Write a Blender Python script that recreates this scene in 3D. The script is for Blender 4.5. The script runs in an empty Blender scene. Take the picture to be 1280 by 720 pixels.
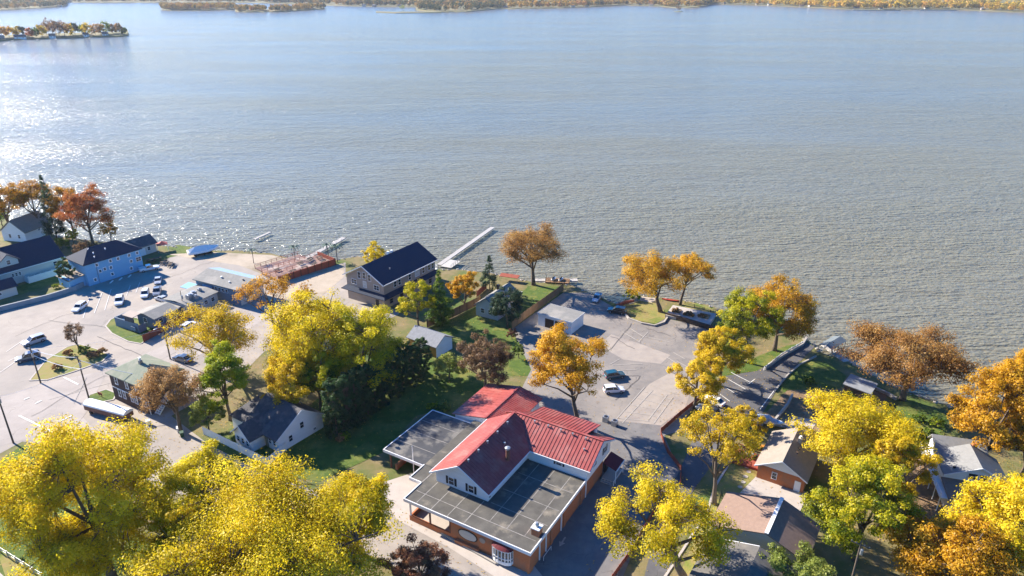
import bpy, math, random
import numpy as np
from mathutils import Vector
random.seed(7)
C = bpy.context.scene
COL = C.collection
PI = math.pi
R = math.radians
# ------------------------------------------------------------------ survey
# A pin-hole survey of the site: a point seen at (px,py) in the 1280x720 photo,
# lying at height z, has this true ground position (camera 78 m up).
CH, CF, CP = 78.0, 880.0, R(23.5)
def G(px, py, z=0.0):
    u = (px-640)/CF; v = (py-360)/CF
    dy = math.cos(CP)-v*math.sin(CP); dz = -math.sin(CP)-v*math.cos(CP)
    t = (z-CH)/dz
    return (u*t, dy*t)
def depth(x, y, z=0.0):
    return y*math.cos(CP)-(z-CH)*math.sin(CP)
def pj(x, y, z):
    d = depth(x, y, z); w = y*math.sin(CP)+(z-CH)*math.cos(CP)
    return (640+CF*x/d, 360-CF*w/d)
def ang(a, b, z=0.0):
    A, B = G(*a, z), G(*b, z)
    return math.atan2(B[1]-A[1], B[0]-A[0])

# ------------------------------------------------------------------ materials
MATS = {}
def mat(name, c1, c2=None, scale=1.0, rough=0.8, spec=0.3, metal=0.0, bump=0.0, bscale=None,
        c3=None, scale3=0.15, t3=(0.5, 0.62), stretch=(1, 1, 1), detail=6.0, coat=0.0, cracks=0.0, ccol=(0.07, 0.065, 0.06)):
    if name in MATS: return MATS[name]
    m = bpy.data.materials.new(name); m.use_nodes = True
    nt = m.node_tree; N = nt.nodes; Lk = nt.links
    b = N['Principled BSDF']
    b.inputs['Roughness'].default_value = rough
    b.inputs['Metallic'].default_value = metal
    b.inputs['Specular IOR Level'].default_value = spec
    b.inputs['Coat Weight'].default_value = coat
    if c2 is None: c2 = tuple(x*0.82 for x in c1)
    tc = N.new('ShaderNodeTexCoord')
    mp = N.new('ShaderNodeMapping'); mp.inputs['Scale'].default_value = stretch
    Lk.new(tc.outputs['Object'], mp.inputs['Vector'])
    n1 = N.new('ShaderNodeTexNoise'); n1.inputs['Scale'].default_value = scale
    n1.inputs['Detail'].default_value = detail; n1.inputs['Roughness'].default_value = 0.65
    Lk.new(mp.outputs['Vector'], n1.inputs['Vector'])
    r1 = N.new('ShaderNodeValToRGB')
    r1.color_ramp.elements[0].position = 0.32; r1.color_ramp.elements[1].position = 0.68
    r1.color_ramp.elements[0].color = (*c2, 1); r1.color_ramp.elements[1].color = (*c1, 1)
    Lk.new(n1.outputs['Fac'], r1.inputs['Fac'])
    col = r1.outputs['Color']
    if c3 is not None:
        n3 = N.new('ShaderNodeTexNoise'); n3.inputs['Scale'].default_value = scale3
        n3.inputs['Detail'].default_value = 5; n3.inputs['Roughness'].default_value = 0.6
        Lk.new(tc.outputs['Object'], n3.inputs['Vector'])
        r3 = N.new('ShaderNodeValToRGB')
        r3.color_ramp.elements[0].position = t3[0]; r3.color_ramp.elements[1].position = t3[1]
        Lk.new(n3.outputs['Fac'], r3.inputs['Fac'])
        mx = N.new('ShaderNodeMix'); mx.data_type = 'RGBA'
        Lk.new(r3.outputs['Color'], mx.inputs[0]); Lk.new(col, mx.inputs[6])
        mx.inputs[7].default_value = (*c3, 1)
        col = mx.outputs[2]
    if cracks > 0:      # sealed cracks: cell edges, broken up by noise
        nw = N.new('ShaderNodeTexNoise'); nw.inputs['Scale'].default_value = 0.35; nw.inputs['Detail'].default_value = 3
        Lk.new(tc.outputs['Object'], nw.inputs['Vector'])
        va = N.new('ShaderNodeVectorMath'); va.operation = 'MULTIPLY_ADD'; va.inputs[1].default_value = (5, 5, 0)
        Lk.new(nw.outputs['Color'], va.inputs[0]); Lk.new(tc.outputs['Object'], va.inputs[2])
        vo = N.new('ShaderNodeTexVoronoi'); vo.feature = 'DISTANCE_TO_EDGE'; vo.inputs['Scale'].default_value = cracks
        Lk.new(va.outputs[0], vo.inputs['Vector'])
        lt = N.new('ShaderNodeMath'); lt.operation = 'LESS_THAN'; lt.inputs[1].default_value = 0.055*cracks
        Lk.new(vo.outputs['Distance'], lt.inputs[0])
        gt = N.new('ShaderNodeMath'); gt.operation = 'GREATER_THAN'; gt.inputs[1].default_value = 0.47; Lk.new(n1.outputs['Fac'], gt.inputs[0])
        mm = N.new('ShaderNodeMath'); mm.operation = 'MULTIPLY'; Lk.new(lt.outputs[0], mm.inputs[0]); Lk.new(gt.outputs[0], mm.inputs[1])
        m8 = N.new('ShaderNodeMath'); m8.operation = 'MULTIPLY'; m8.inputs[1].default_value = 0.42; Lk.new(mm.outputs[0], m8.inputs[0])
        mc = N.new('ShaderNodeMix'); mc.data_type = 'RGBA'; Lk.new(m8.outputs[0], mc.inputs[0]); Lk.new(col, mc.inputs[6]); mc.inputs[7].default_value = (*ccol, 1)
        col = mc.outputs[2]
    Lk.new(col, b.inputs['Base Color'])
    if bump > 0:
        nb = N.new('ShaderNodeTexNoise'); nb.inputs['Scale'].default_value = bscale or scale*4
        nb.inputs['Detail'].default_value = 4
        Lk.new(tc.outputs['Object'], nb.inputs['Vector'])
        bp = N.new('ShaderNodeBump'); bp.inputs['Strength'].default_value = 1.0
        bp.inputs['Distance'].default_value = bump
        Lk.new(nb.outputs['Fac'], bp.inputs['Height']); Lk.new(bp.outputs['Normal'], b.inputs['Normal'])
    MATS[name] = m
    return m

def glass(name='window_glass', c=(0.025, 0.035, 0.05)):
    return mat(name, c, tuple(x*0.6 for x in c), scale=0.8, rough=0.08, spec=0.7)

def leafmat(name, cols, trans=0.35):
    key = 'leaf_'+name
    if key in MATS: return MATS[key]
    m = bpy.data.materials.new(key); m.use_nodes = True
    nt = m.node_tree; N = nt.nodes; Lk = nt.links
    N.remove(N['Principled BSDF']); out = N['Material Output']
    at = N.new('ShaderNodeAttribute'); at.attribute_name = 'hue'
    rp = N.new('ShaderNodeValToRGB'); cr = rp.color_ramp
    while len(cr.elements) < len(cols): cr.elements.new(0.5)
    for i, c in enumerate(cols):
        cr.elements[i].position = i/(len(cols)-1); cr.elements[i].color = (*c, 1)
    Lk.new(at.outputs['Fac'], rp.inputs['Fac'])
    d = N.new('ShaderNodeBsdfDiffuse'); t = N.new('ShaderNodeBsdfTranslucent')
    g = N.new('ShaderNodeBsdfGlossy'); g.inputs['Roughness'].default_value = 0.45
    Lk.new(rp.outputs['Color'], d.inputs['Color']); Lk.new(rp.outputs['Color'], t.inputs['Color'])
    mx = N.new('ShaderNodeMixShader'); mx.inputs[0].default_value = trans
    Lk.new(d.outputs[0], mx.inputs[1]); Lk.new(t.outputs[0], mx.inputs[2])
    m2 = N.new('ShaderNodeMixShader'); m2.inputs[0].default_value = 0.015
    Lk.new(mx.outputs[0], m2.inputs[1]); Lk.new(g.outputs[0], m2.inputs[2])
    Lk.new(m2.outputs[0], out.inputs['Surface'])
    MATS[key] = m
    return m

# ------------------------------------------------------------------ mesh builder
class MB:
    def __init__(s): s.v = []; s.f = []; s.m = []
    def add(s, vs, fs, mi=0):
        o = len(s.v); s.v += [tuple(p) for p in vs]
        for f in fs: s.f.append(tuple(i+o for i in f)); s.m.append(mi)
        return s
    def box(s, x0, x1, y0, y1, z0, z1, mi=0):
        if x0 > x1: x0, x1 = x1, x0
        if y0 > y1: y0, y1 = y1, y0
        vs = [(x, y, z) for z in (z0, z1) for x, y in ((x0, y0), (x1, y0), (x1, y1), (x0, y1))]
        return s.add(vs, [(3, 2, 1, 0), (4, 5, 6, 7), (0, 1, 5, 4), (1, 2, 6, 5), (2, 3, 7, 6), (3, 0, 4, 7)], mi)
    def prism(s, poly, z0, z1, mi=0):
        n = len(poly)
        a = sum(poly[i][0]*poly[(i+1) % n][1]-poly[(i+1) % n][0]*poly[i][1] for i in range(n))
        if a < 0: poly = poly[::-1]
        vs = [(x, y, z0) for x, y in poly]+[(x, y, z1) for x, y in poly]
        fs = [tuple(range(n-1, -1, -1)), tuple(range(n, 2*n))]
        fs += [(i, (i+1) % n, n+(i+1) % n, n+i) for i in range(n)]
        return s.add(vs, fs, mi)
    def slab(s, q, t, mi=0):          # quad seen from above, thickness t downwards
        n = len(q)
        vs = list(q)+[(x, y, z-t) for x, y, z in q]
        fs = [tuple(range(n)), tuple(range(2*n-1, n-1, -1))]
        fs += [(i, i+n, (i+1) % n+n, (i+1) % n) for i in range(n)]
        return s.add(vs, fs, mi)
    def extr(s, prof, axis, a, b, mi=0):   # profile polygon (u,z) pushed along x or y
        n = len(prof)
        if axis == 'x': vs = [(a, u, z) for u, z in prof]+[(b, u, z) for u, z in prof]
        else: vs = [(u, a, z) for u, z in prof]+[(u, b, z) for u, z in prof]
        fs = [tuple(range(n)), tuple(range(2*n-1, n-1, -1))]
        fs += [(i, i+n, (i+1) % n+n, (i+1) % n) for i in range(n)]
        return s.add(vs, fs, mi)
    def bar(s, p, q, w, h=None, mi=0):
        h = h or w
        p, q = Vector(p), Vector(q); d = (q-p)
        if d.length < 1e-6: return s
        d.normalize(); up = Vector((0, 0, 1)) if abs(d.z) < 0.95 else Vector((1, 0, 0))
        a = d.cross(up).normalized()*(w/2); b = a.cross(d).normalized()*(h/2)
        vs = [p-a-b, p+a-b, p+a+b, p-a+b, q-a-b, q+a-b, q+a+b, q-a+b]
        return s.add(vs, [(0, 1, 2, 3), (7, 6, 5, 4), (0, 4, 5, 1), (1, 5, 6, 2), (2, 6, 7, 3), (3, 7, 4, 0)], mi)
    def tube(s, pts, rad, n=6, mi=0, cap=True):
        o = len(s.v); k = len(pts)
        for i, p in enumerate(pts):
            p = Vector(p)
            d = Vector(pts[min(i+1, k-1)])-Vector(pts[max(i-1, 0)])
            d.normalize(); up = Vector((0, 0, 1)) if abs(d.z) < 0.9 else Vector((1, 0, 0))
            a = d.cross(up).normalized(); b = a.cross(d).normalized()
            for j in range(n):
                t = 2*PI*j/n
                s.v.append(tuple(p+(a*math.cos(t)+b*math.sin(t))*rad[i]))
        for i in range(k-1):
            for j in range(n):
                s.f.append((o+i*n+j, o+i*n+(j+1) % n, o+(i+1)*n+(j+1) % n, o+(i+1)*n+j)); s.m.append(mi)
        if cap:
            s.f.append(tuple(o+j for j in range(n-1, -1, -1))); s.m.append(mi)
            s.f.append(tuple(o+(k-1)*n+j for j in range(n))); s.m.append(mi)
        return s
    def lathe(s, prof, n=12, mi=0, c=(0, 0, 0)):
        o = len(s.v)
        for r, z in prof:
            for j in range(n):
                t = 2*PI*j/n; s.v.append((c[0]+r*math.cos(t), c[1]+r*math.sin(t), c[2]+z))
        for i in range(len(prof)-1):
            for j in range(n):
                s.f.append((o+i*n+j, o+i*n+(j+1) % n, o+(i+1)*n+(j+1) % n, o+(i+1)*n+j)); s.m.append(mi)
        s.f.append(tuple(o+j for j in range(n-1, -1, -1))); s.m.append(mi)
        s.f.append(tuple(o+(len(prof)-1)*n+j for j in range(n))); s.m.append(mi)
        return s
    def blob(s, c, r, seed=0, jit=0.25, mi=0, n=8, m=5):
        rg = random.Random(seed)
        o = len(s.v)
        rx, ry, rz = r
        rows = []
        for i in range(m+1):
            th = PI*i/m
            for j in range(n):
                ph = 2*PI*j/n; k = 1+rg.uniform(-jit, jit)
                s.v.append((c[0]+rx*k*math.sin(th)*math.cos(ph), c[1]+ry*k*math.sin(th)*math.sin(ph), c[2]+rz*k*math.cos(th)))
        for i in range(m):
            for j in range(n):
                s.f.append((o+i*n+j, o+(i+1)*n+j, o+(i+1)*n+(j+1) % n, o+i*n+(j+1) % n)); s.m.append(mi)
        return s
    def build(s, name, mats, parent=None, smooth=False, kind=None):
        me = bpy.data.meshes.new(name); me.from_pydata(s.v, [], s.f)
        if not isinstance(mats, (list, tuple)): mats = [mats]
        for m in mats: me.materials.append(m)
        if len(mats) > 1: me.polygons.foreach_set('material_index', s.m)
        if smooth: me.polygons.foreach_set('use_smooth', [True]*len(s.f))
        me.update()
        o = bpy.data.objects.new(name, me); COL.objects.link(o)
        if parent is not None: o.parent = parent
        if kind: o['kind'] = kind
        return o

def tag(o, label, cat, group=None, kind=None):
    o['label'] = label; o['category'] = cat
    if group: o['group'] = group
    if kind: o['kind'] = kind
    return o
def thing(name, label, cat, loc=(0, 0, 0), rz=0.0, group=None):
    o = bpy.data.objects.new(name, None); COL.objects.link(o)
    o.empty_display_size = 0.5
    o.location = loc; o.rotation_euler = (0, 0, rz)
    return tag(o, label, cat, group)
def kids(o): return [c for c in bpy.data.objects if c.parent == o]
def copy_tree(o, parent=None):
    c = o.copy(); COL.objects.link(c)
    if parent is not None: c.parent = parent
    for ch in kids(o): copy_tree(ch, c)
    return c
def structure(name, poly, z, m, skirt=None):
    mb = MB(); n = len(poly)
    a = sum(poly[i][0]*poly[(i+1) % n][1]-poly[(i+1) % n][0]*poly[i][1] for i in range(n))
    if a < 0: poly = poly[::-1]
    mb.add([(x, y, z) for x, y in poly], [tuple(range(n))])
    return mb.build(name, m, kind='structure')
SHEETS = [0]
def sheet(name, pxs, z, m):
    SHEETS[0] += 1; z += SHEETS[0]*.001
    return structure(name, [G(px, py) for px, py in pxs], z, m)

class Frame:
    """local frame: x towards far right (rz), y towards far left"""
    def __init__(s, name, label, cat, px, z=0.0, deg=58.0, group=None):
        x, y = G(px[0], px[1], z)
        s.e = thing(name, label, cat, (x, y, 0), R(deg), group); s.o = (x, y); s.r = R(deg)
    def l(s, px, py, z=0.0):
        x, y = G(px, py, z); x -= s.o[0]; y -= s.o[1]; c, n = math.cos(s.r), math.sin(s.r)
        return (x*c+y*n, -x*n+y*c)
    def part(s, name, mb, m, smooth=False, label=None, parent=None):
        o = mb.build(name, m, parent or s.e, smooth)
        if label: o['label'] = label
        return o
    def window(s, face, at, u, z, w, h, fm, pm, t=0.09, name='window', mull=0, shutters=None, sm=None):
        """face '-x','+x','-y','+y'; at = plane coordinate; u = along the wall"""
        sg = -1 if face[0] == '-' else 1
        def bx(mb, u0, u1, z0, z1, p0, p1):
            a, b = at+sg*p0, at+sg*p1
            if face[1] == 'x': mb.box(a, b, u0, u1, z0, z1)
            else: mb.box(u0, u1, a, b, z0, z1)
        f = MB()
        bx(f, u-w/2-t, u-w/2, z-h/2, z+h/2, -.03, .07); bx(f, u+w/2, u+w/2+t, z-h/2, z+h/2, -.03, .07)
        bx(f, u-w/2-t, u+w/2+t, z+h/2, z+h/2+t*1.3, -.03, .08); bx(f, u-w/2-t*1.2, u+w/2+t*1.2, z-h/2-t, z-h/2, -.03, .1)
        for k in range(mull):
            c = u-w/2+w*(k+1)/(mull+1); bx(f, c-.03, c+.03, z-h/2, z+h/2, -.03, .055)
        bx(f, u-w/2, u+w/2, z-.025, z+.025, -.03, .05)
        fo = s.part(name, f, fm)
        p = MB(); bx(p, u-w/2, u+w/2, z-h/2, z+h/2, -.05, .025)
        s.part('pane', p, pm, parent=fo)
        if shutters:
            for q in (-1, 1):
                sh = MB(); c = u+q*(w/2+t+.06+shutters/2)
                bx(sh, c-shutters/2, c+shutters/2, z-h/2-.05, z+h/2+.1, -.02, .06)
                s.part('shutter', sh, sm)
        return fo
    def door(s, face, at, u, w, h, m, z0=0.05, name='door'):
        sg = -1 if face[0] == '-' else 1
        mb = MB(); a, b = at-sg*.03, at+sg*.06
        if face[1] == 'x': mb.box(a, b, u-w/2, u+w/2, z0, z0+h)
        else: mb.box(u-w/2, u+w/2, a, b, z0, z0+h)
        return s.part(name, mb, m)

def gable_roof_mb(x0, x1, y0, y1, ze, zr, axis='x', t=0.18, mi=0, ridge=None):
    """overall eave rectangle; ridge along axis; returns slabs that butt at the ridge"""
    mb = MB()
    if axis == 'x':
        ym = ridge if ridge is not None else (y0+y1)/2
        mb.extr([(y0, ze-t), (y0, ze), (ym, zr), (y1, ze), (y1, ze-t), (ym, zr-t*1.15)], 'x', x0, x1, mi)
    else:
        xm = ridge if ridge is not None else (x0+x1)/2
        mb.extr([(x0, ze-t), (x0, ze), (xm, zr), (x1, ze), (x1, ze-t), (xm, zr-t*1.15)], 'y', x0*0+y0, y1, mi)
    return mb
def gable_wall(mb, x0, x1, y0, y1, z0, ze, zr, axis='x', mi=0, ridge=None):
    if axis == 'x':
        ym = ridge if ridge is not None else (y0+y1)/2
        mb.extr([(y0, z0), (y0, ze), (ym, zr), (y1, ze), (y1, z0)], 'x', x0, x1, mi)
    else:
        xm = ridge if ridge is not None else (x0+x1)/2
        mb.extr([(x0, z0), (x0, ze), (xm, zr), (x1, ze), (x1, z0)], 'y', y0, y1, mi)
    return mb
def hip_roof_mb(x0, x1, y0, y1, ze, zr, inset, axis='x', t=0.2, mi=0, insb=None):
    mb = MB(); insb = inset if insb is None else insb
    xm, ym = (x0+x1)/2, (y0+y1)/2
    if axis == 'x': a, b = (x0+inset, ym, zr), (x1-insb, ym, zr)
    else: a, b = (xm, y0+inset, zr), (xm, y1-insb, zr)
    vs = [(x0, y0, ze), (x1, y0, ze), (x1, y1, ze), (x0, y1, ze), a, b,
          (x0, y0, ze-t), (x1, y0, ze-t), (x1, y1, ze-t), (x0, y1, ze-t)]
    if axis == 'x': fs = [(0, 1, 5, 4), (1, 2, 5), (2, 3, 4, 5), (3, 0, 4)]
    else: fs = [(0, 1, 4), (1, 2, 5, 4), (2, 3, 5), (3, 0, 4, 5)]
    fs += [(9, 8, 7, 6), (0, 6, 7, 1), (1, 7, 8, 2), (2, 8, 9, 3), (3, 9, 6, 0)]
    return mb.add(vs, fs, mi)
def rib_slab(mb, e0, e1, r1, r0, t=0.12, pitch=0.6, rw=0.07, rh=0.07, mi=0):
    """metal roof slope: eave e0->e1, ridge r0->r1 with standing ribs up the slope"""
    mb.slab([e0, e1, r1, r0], t, mi)
    L = (Vector(e1)-Vector(e0)).length; n = max(2, int(L/pitch))
    for i in range(n+1):
        k = (i+.0)/n; k = min(max(k, .004), .996)
        a = Vector(e0).lerp(Vector(e1), k); b = Vector(r0).lerp(Vector(r1), k)
        mb.bar(a+Vector((0, 0, rh*.4)), b+Vector((0, 0, rh*.4)), rw, rh, mi)
    return mb
# ------------------------------------------------------------------ camera, light, sky
cam = bpy.data.cameras.new('camera'); co = bpy.data.objects.new('camera', cam); COL.objects.link(co)
cam.sensor_width = 36.0; cam.lens = 36.0*CF/1280.0
cam.clip_start = 1.0; cam.clip_end = 30000
co.location = (0, 0, CH); co.rotation_euler = (PI/2-CP, 0, 0)
C.camera = co
SUN_AZ = R(148.0)      # direction towards the sun, measured from +X
SUN_EL = R(29.0)
sd = bpy.data.lights.new('sun', 'SUN'); so = bpy.data.objects.new('sun', sd); COL.objects.link(so)
sd.energy = 5.0; sd.angle = R(0.5); sd.color = (1.0, 0.915, 0.79)
dirv = Vector((math.cos(SUN_EL)*math.cos(SUN_AZ), math.cos(SUN_EL)*math.sin(SUN_AZ), math.sin(SUN_EL)))
so.rotation_euler = dirv.to_track_quat('Z', 'Y').to_euler()
so.location = (0, 0, 200)
W = bpy.data.worlds.new('World'); C.world = W; W.use_nodes = True
wn = W.node_tree.nodes; wl = W.node_tree.links
sky = wn.new('ShaderNodeTexSky'); sky.sky_type = 'NISHITA'; sky.sun_disc = False
sky.sun_elevation = SUN_EL
sky.sun_rotation = PI/2-SUN_AZ   # clockwise from +Y
sky.air_density = 1.0; sky.dust_density = 0.4; sky.ozone_density = 3.0
hs = wn.new('ShaderNodeHueSaturation'); hs.inputs['Saturation'].default_value = 1.75
wl.new(sky.outputs[0], hs.inputs['Color']); tint = wn.new('ShaderNodeMix'); tint.data_type = 'RGBA'; tint.blend_type = 'MULTIPLY'; tint.inputs[0].default_value = 1.0
tint.inputs[7].default_value = (0.94, 0.93, 1.16, 1)
wl.new(hs.outputs[0], tint.inputs[6]); wl.new(tint.outputs[2], wn['Background'].inputs['Color'])
wn['Background'].inputs['Strength'].default_value = 0.082
C.view_settings.view_transform = 'Standard'; C.view_settings.look = 'None'
C.view_settings.exposure = 1.56; C.view_settings.gamma = 1.0
C.view_settings.use_curve_mapping = False
C.cycles.max_bounces = 6; C.cycles.diffuse_bounces = 3; C.cycles.transmission_bounces = 4
C.cycles.sample_clamp_indirect = 6.0
try:
    C.cycles.use_denoising = True
except Exception: pass

# ------------------------------------------------------------------ ground, lake
WZ = -0.9
shore = [(-330, 235), (-120, 252), (-40, 262), (0, 272), (35, 284), (75, 296), (140, 304), (190, 306), (225, 309), (262, 313), (300, 313),
         (340, 317), (378, 327), (412, 327), (446, 320), (470, 326), (520, 336), (575, 337), (612, 341), (640, 347), (668, 353),
         (700, 354), (716, 357), (733, 364), (752, 372), (772, 381), (783, 374), (794, 369), (818, 371), (845, 374), (868, 378), (884, 381),
         (905, 388), (940, 396), (975, 407), (1003, 420), (1016, 432), (1030, 443), (1058, 450), (1085, 466), (1110, 480),
         (1140, 492), (1165, 501), (1190, 508), (1230, 517), (1285, 530), (1400, 556), (1600, 590)]
sw = [G(px, py, 0) for px, py in shore]
m_ground = mat('ground_soil_grass', (0.13, 0.12, 0.035), (0.22, 0.16, 0.08), scale=0.35, rough=0.95, c3=(0.075, 0.11, 0.018), scale3=0.08, t3=(0.45, 0.6), bump=0.05, bscale=3)
land = sw+[(700, -60), (900, -3000), (-900, -3000), (-500, 120)]
mb = MB(); n = len(land)
mb.add([(x, y, 0) for x, y in land], [tuple(range(n-1, -1, -1))])
# bank sloping under the water along the shore
out = []
for i, (x, y) in enumerate(sw):
    a = sw[max(0, i-1)]; b = sw[min(len(sw)-1, i+1)]
    dx, dy = b[0]-a[0], b[1]-a[1]; L = math.hypot(dx, dy); out.append((x-dy/L*2.2, y+dx/L*2.2, -1.9))
o0 = len(mb.v); k = len(sw)
mb.v += [(x, y, 0) for x, y in sw]+out
for i in range(k-1): mb.f.append((o0+i, o0+i+1, o0+k+i+1, o0+k+i)); mb.m.append(0)
mb.build('ground', m_ground, kind='structure')

def lake_material():
    m = bpy.data.materials.new('lake_water'); m.use_nodes = True
    nt = m.node_tree; N = nt.nodes; Lk = nt.links
    b = N['Principled BSDF']; b.inputs['IOR'].default_value = 1.33
    tc = N.new('ShaderNodeTexCoord')
    # water body colour: wind-lane sheen painted in as long bands of tone
    mpb = N.new('ShaderNodeMapping'); mpb.inputs['Scale'].default_value = (0.0035, 0.010, 1); mpb.inputs['Rotation'].default_value = (0, 0, R(12))
    Lk.new(tc.outputs['Object'], mpb.inputs['Vector'])
    nb = N.new('ShaderNodeTexNoise'); nb.inputs['Scale'].default_value = 1.0; nb.inputs['Detail'].default_value = 4
    Lk.new(mpb.outputs[0], nb.inputs['Vector'])
    rb = N.new('ShaderNodeValToRGB'); rb.color_ramp.elements[0].position = 0.36; rb.color_ramp.elements[1].position = 0.72
    rb.color_ramp.elements[0].color = (0.142, 0.159, 0.164, 1); rb.color_ramp.elements[1].color = (0.168, 0.153, 0.108, 1)
    Lk.new(nb.outputs['Fac'], rb.inputs['Fac']); # silt stirred up in the shallows along the near bank
    sx = N.new('ShaderNodeSeparateXYZ'); Lk.new(tc.outputs['Object'], sx.inputs[0])
    xy = N.new('ShaderNodeMath'); xy.operation = 'MULTIPLY_ADD'; xy.inputs[1].default_value = -0.55; Lk.new(sx.outputs[0], xy.inputs[0]); Lk.new(sx.outputs[1], xy.inputs[2])
    sh = N.new('ShaderNodeMapRange'); sh.inputs[1].default_value = 60; sh.inputs[2].default_value = 400; sh.inputs[3].default_value = 0.85; sh.inputs[4].default_value = 0.0
    Lk.new(xy.outputs[0], sh.inputs[0])
    ms = N.new('ShaderNodeMix'); ms.data_type = 'RGBA'; Lk.new(sh.outputs[0], ms.inputs[0]); Lk.new(rb.outputs[0], ms.inputs[6]); ms.inputs[7].default_value = (0.170, 0.142, 0.078, 1)
    Lk.new(ms.outputs[2], b.inputs['Base Color'])
    b.inputs['Roughness'].default_value = 0.15; b.inputs['Specular IOR Level'].default_value = 0.45
    # wind waves: three scales, crests running nearly across the view
    def wave(sx, sy, rot, det):
        mp = N.new('ShaderNodeMapping'); mp.inputs['Scale'].default_value = (sx, sy, 1); mp.inputs['Rotation'].default_value = (0, 0, R(rot))
        Lk.new(tc.outputs['Object'], mp.inputs['Vector'])
        n = N.new('ShaderNodeTexNoise'); n.inputs['Scale'].default_value = 1.0; n.inputs['Detail'].default_value = det
        n.inputs['Roughness'].default_value = 0.5; n.inputs['Distortion'].default_value = 0.3
        Lk.new(mp.outputs[0], n.inputs['Vector']); return n.outputs['Fac']
    w1 = wave(0.34, 0.78, 16, 2); w2 = wave(0.95, 1.7, 34, 2); w3 = wave(0.03, 0.10, 8, 2); w4 = wave(0.13, 0.70, 12, 1)
    # gust patches modulate wave height
    g = N.new('ShaderNodeMapRange'); g.inputs[1].default_value = 0.3; g.inputs[2].default_value = 0.7
    g.inputs[3].default_value = 0.6; g.inputs[4].default_value = 1.2
    mg = N.new('ShaderNodeMapping'); mg.inputs['Scale'].default_value = (0.004, 0.014, 1); mg.inputs['Rotation'].default_value = (0, 0, R(8))
    Lk.new(tc.outputs['Object'], mg.inputs['Vector'])
    ng = N.new('ShaderNodeTexNoise'); ng.inputs['Detail'].default_value = 5; ng.inputs['Scale'].default_value = 1
    Lk.new(mg.outputs[0], ng.inputs['Vector']); Lk.new(ng.outputs['Fac'], g.inputs[0])
    def mul(a, k):
        x = N.new('ShaderNodeMath'); x.operation = 'MULTIPLY'; Lk.new(a, x.inputs[0])
        if isinstance(k, float): x.inputs[1].default_value = k
        else: Lk.new(k, x.inputs[1])
        return x.outputs[0]
    def add(a, c):
        x = N.new('ShaderNodeMath'); Lk.new(a, x.inputs[0]); Lk.new(c, x.inputs[1]); return x.outputs[0]
    h = add(add(add(mul(w1, 0.70), mul(w2, 0.36)), mul(w3, 1.2)), mul(w4, 0.62))
    h = mul(h, g.outputs[0])
    bp = N.new('ShaderNodeBump'); bp.inputs['Strength'].default_value = 1.0; bp.inputs['Distance'].default_value = 1.15
    Lk.new(h, bp.inputs['Height']); Lk.new(bp.outputs[0], b.inputs['Normal'])
    return m
m_lake = lake_material()
mb = MB(); mb.add([(-9000, -60, WZ), (9000, -60, WZ), (9000, 12000, WZ), (-9000, 12000, WZ)], [(0, 1, 2, 3)])
mb.build('lake', m_lake, kind='structure')

# ------------------------------------------------------------------ pavements, lawns
m_conc = mat('pale_concrete', (0.345, 0.298, 0.252), (0.278, 0.24, 0.205), scale=0.3, rough=0.9, c3=(0.235, 0.21, 0.188), scale3=0.06, t3=(0.46, 0.72), cracks=.07, ccol=(.15, .135, .12))
m_road = mat('worn_road', (0.36, 0.315, 0.28), (0.31, 0.27, 0.24), scale=0.4, rough=0.9, c3=(0.25, 0.22, 0.195), scale3=0.07, t3=(0.48, 0.7), cracks=.09, ccol=(.14, .125, .11))
m_asph = mat('worn_asphalt', (0.215, 0.19, 0.168), (0.17, 0.155, 0.142), scale=0.6, rough=0.9, c3=(0.27, 0.235, 0.2), scale3=0.12, t3=(0.45, 0.7), cracks=.13)
m_darkasph = mat('dark_asphalt', (0.105, 0.10, 0.10), (0.085, 0.082, 0.085), scale=0.8, rough=0.9, c3=(0.15, 0.14, 0.135), scale3=0.1, t3=(0.5, 0.7), cracks=.12, ccol=(.04, .04, .04))
m_patch = mat('pale_patch', (0.34, 0.29, 0.24), (0.28, 0.24, 0.205), scale=0.5, rough=0.9, c3=(0.23, 0.2, 0.18), scale3=0.15, t3=(0.5, 0.7))
m_grass = mat('lawn_grass', (0.085, 0.13, 0.014), (0.05, 0.088, 0.010), scale=0.8, rough=0.95, c3=(0.21, 0.18, 0.045), scale3=0.2, t3=(0.48, 0.75), bump=0.06, bscale=6)
m_drygrass = mat('dry_grass', (0.20, 0.20, 0.04), (0.26, 0.19, 0.075), scale=0.6, rough=0.95, c3=(0.11, 0.16, 0.02), scale3=0.2, t3=(0.5, 0.65), bump=0.06, bscale=6)
m_gravel = mat('pale_gravel', (0.42, 0.345, 0.26), (0.33, 0.27, 0.20), scale=0.3, rough=0.95, c3=(0.22, 0.18, 0.12), scale3=0.09, t3=(0.52, 0.68), bump=0.05, bscale=5)
m_dirt = mat('leafy_dirt', (0.24, 0.15, 0.075), (0.15, 0.10, 0.06), scale=0.7, rough=0.95, c3=(0.33, 0.22, 0.13), scale3=0.3, t3=(0.5, 0.7), bump=0.08, bscale=4)
m_walk = mat('sidewalk_concrete', (0.43, 0.38, 0.335), (0.37, 0.325, 0.285), scale=0.6, rough=0.9)
m_line = mat('line_paint', (0.72, 0.70, 0.66), (0.5, 0.48, 0.44), scale=2.5, rough=0.8)
m_oldline = mat('worn_line_paint', (0.42, 0.38, 0.33), (0.28, 0.255, 0.225), scale=2.5, rough=0.8)

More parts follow.
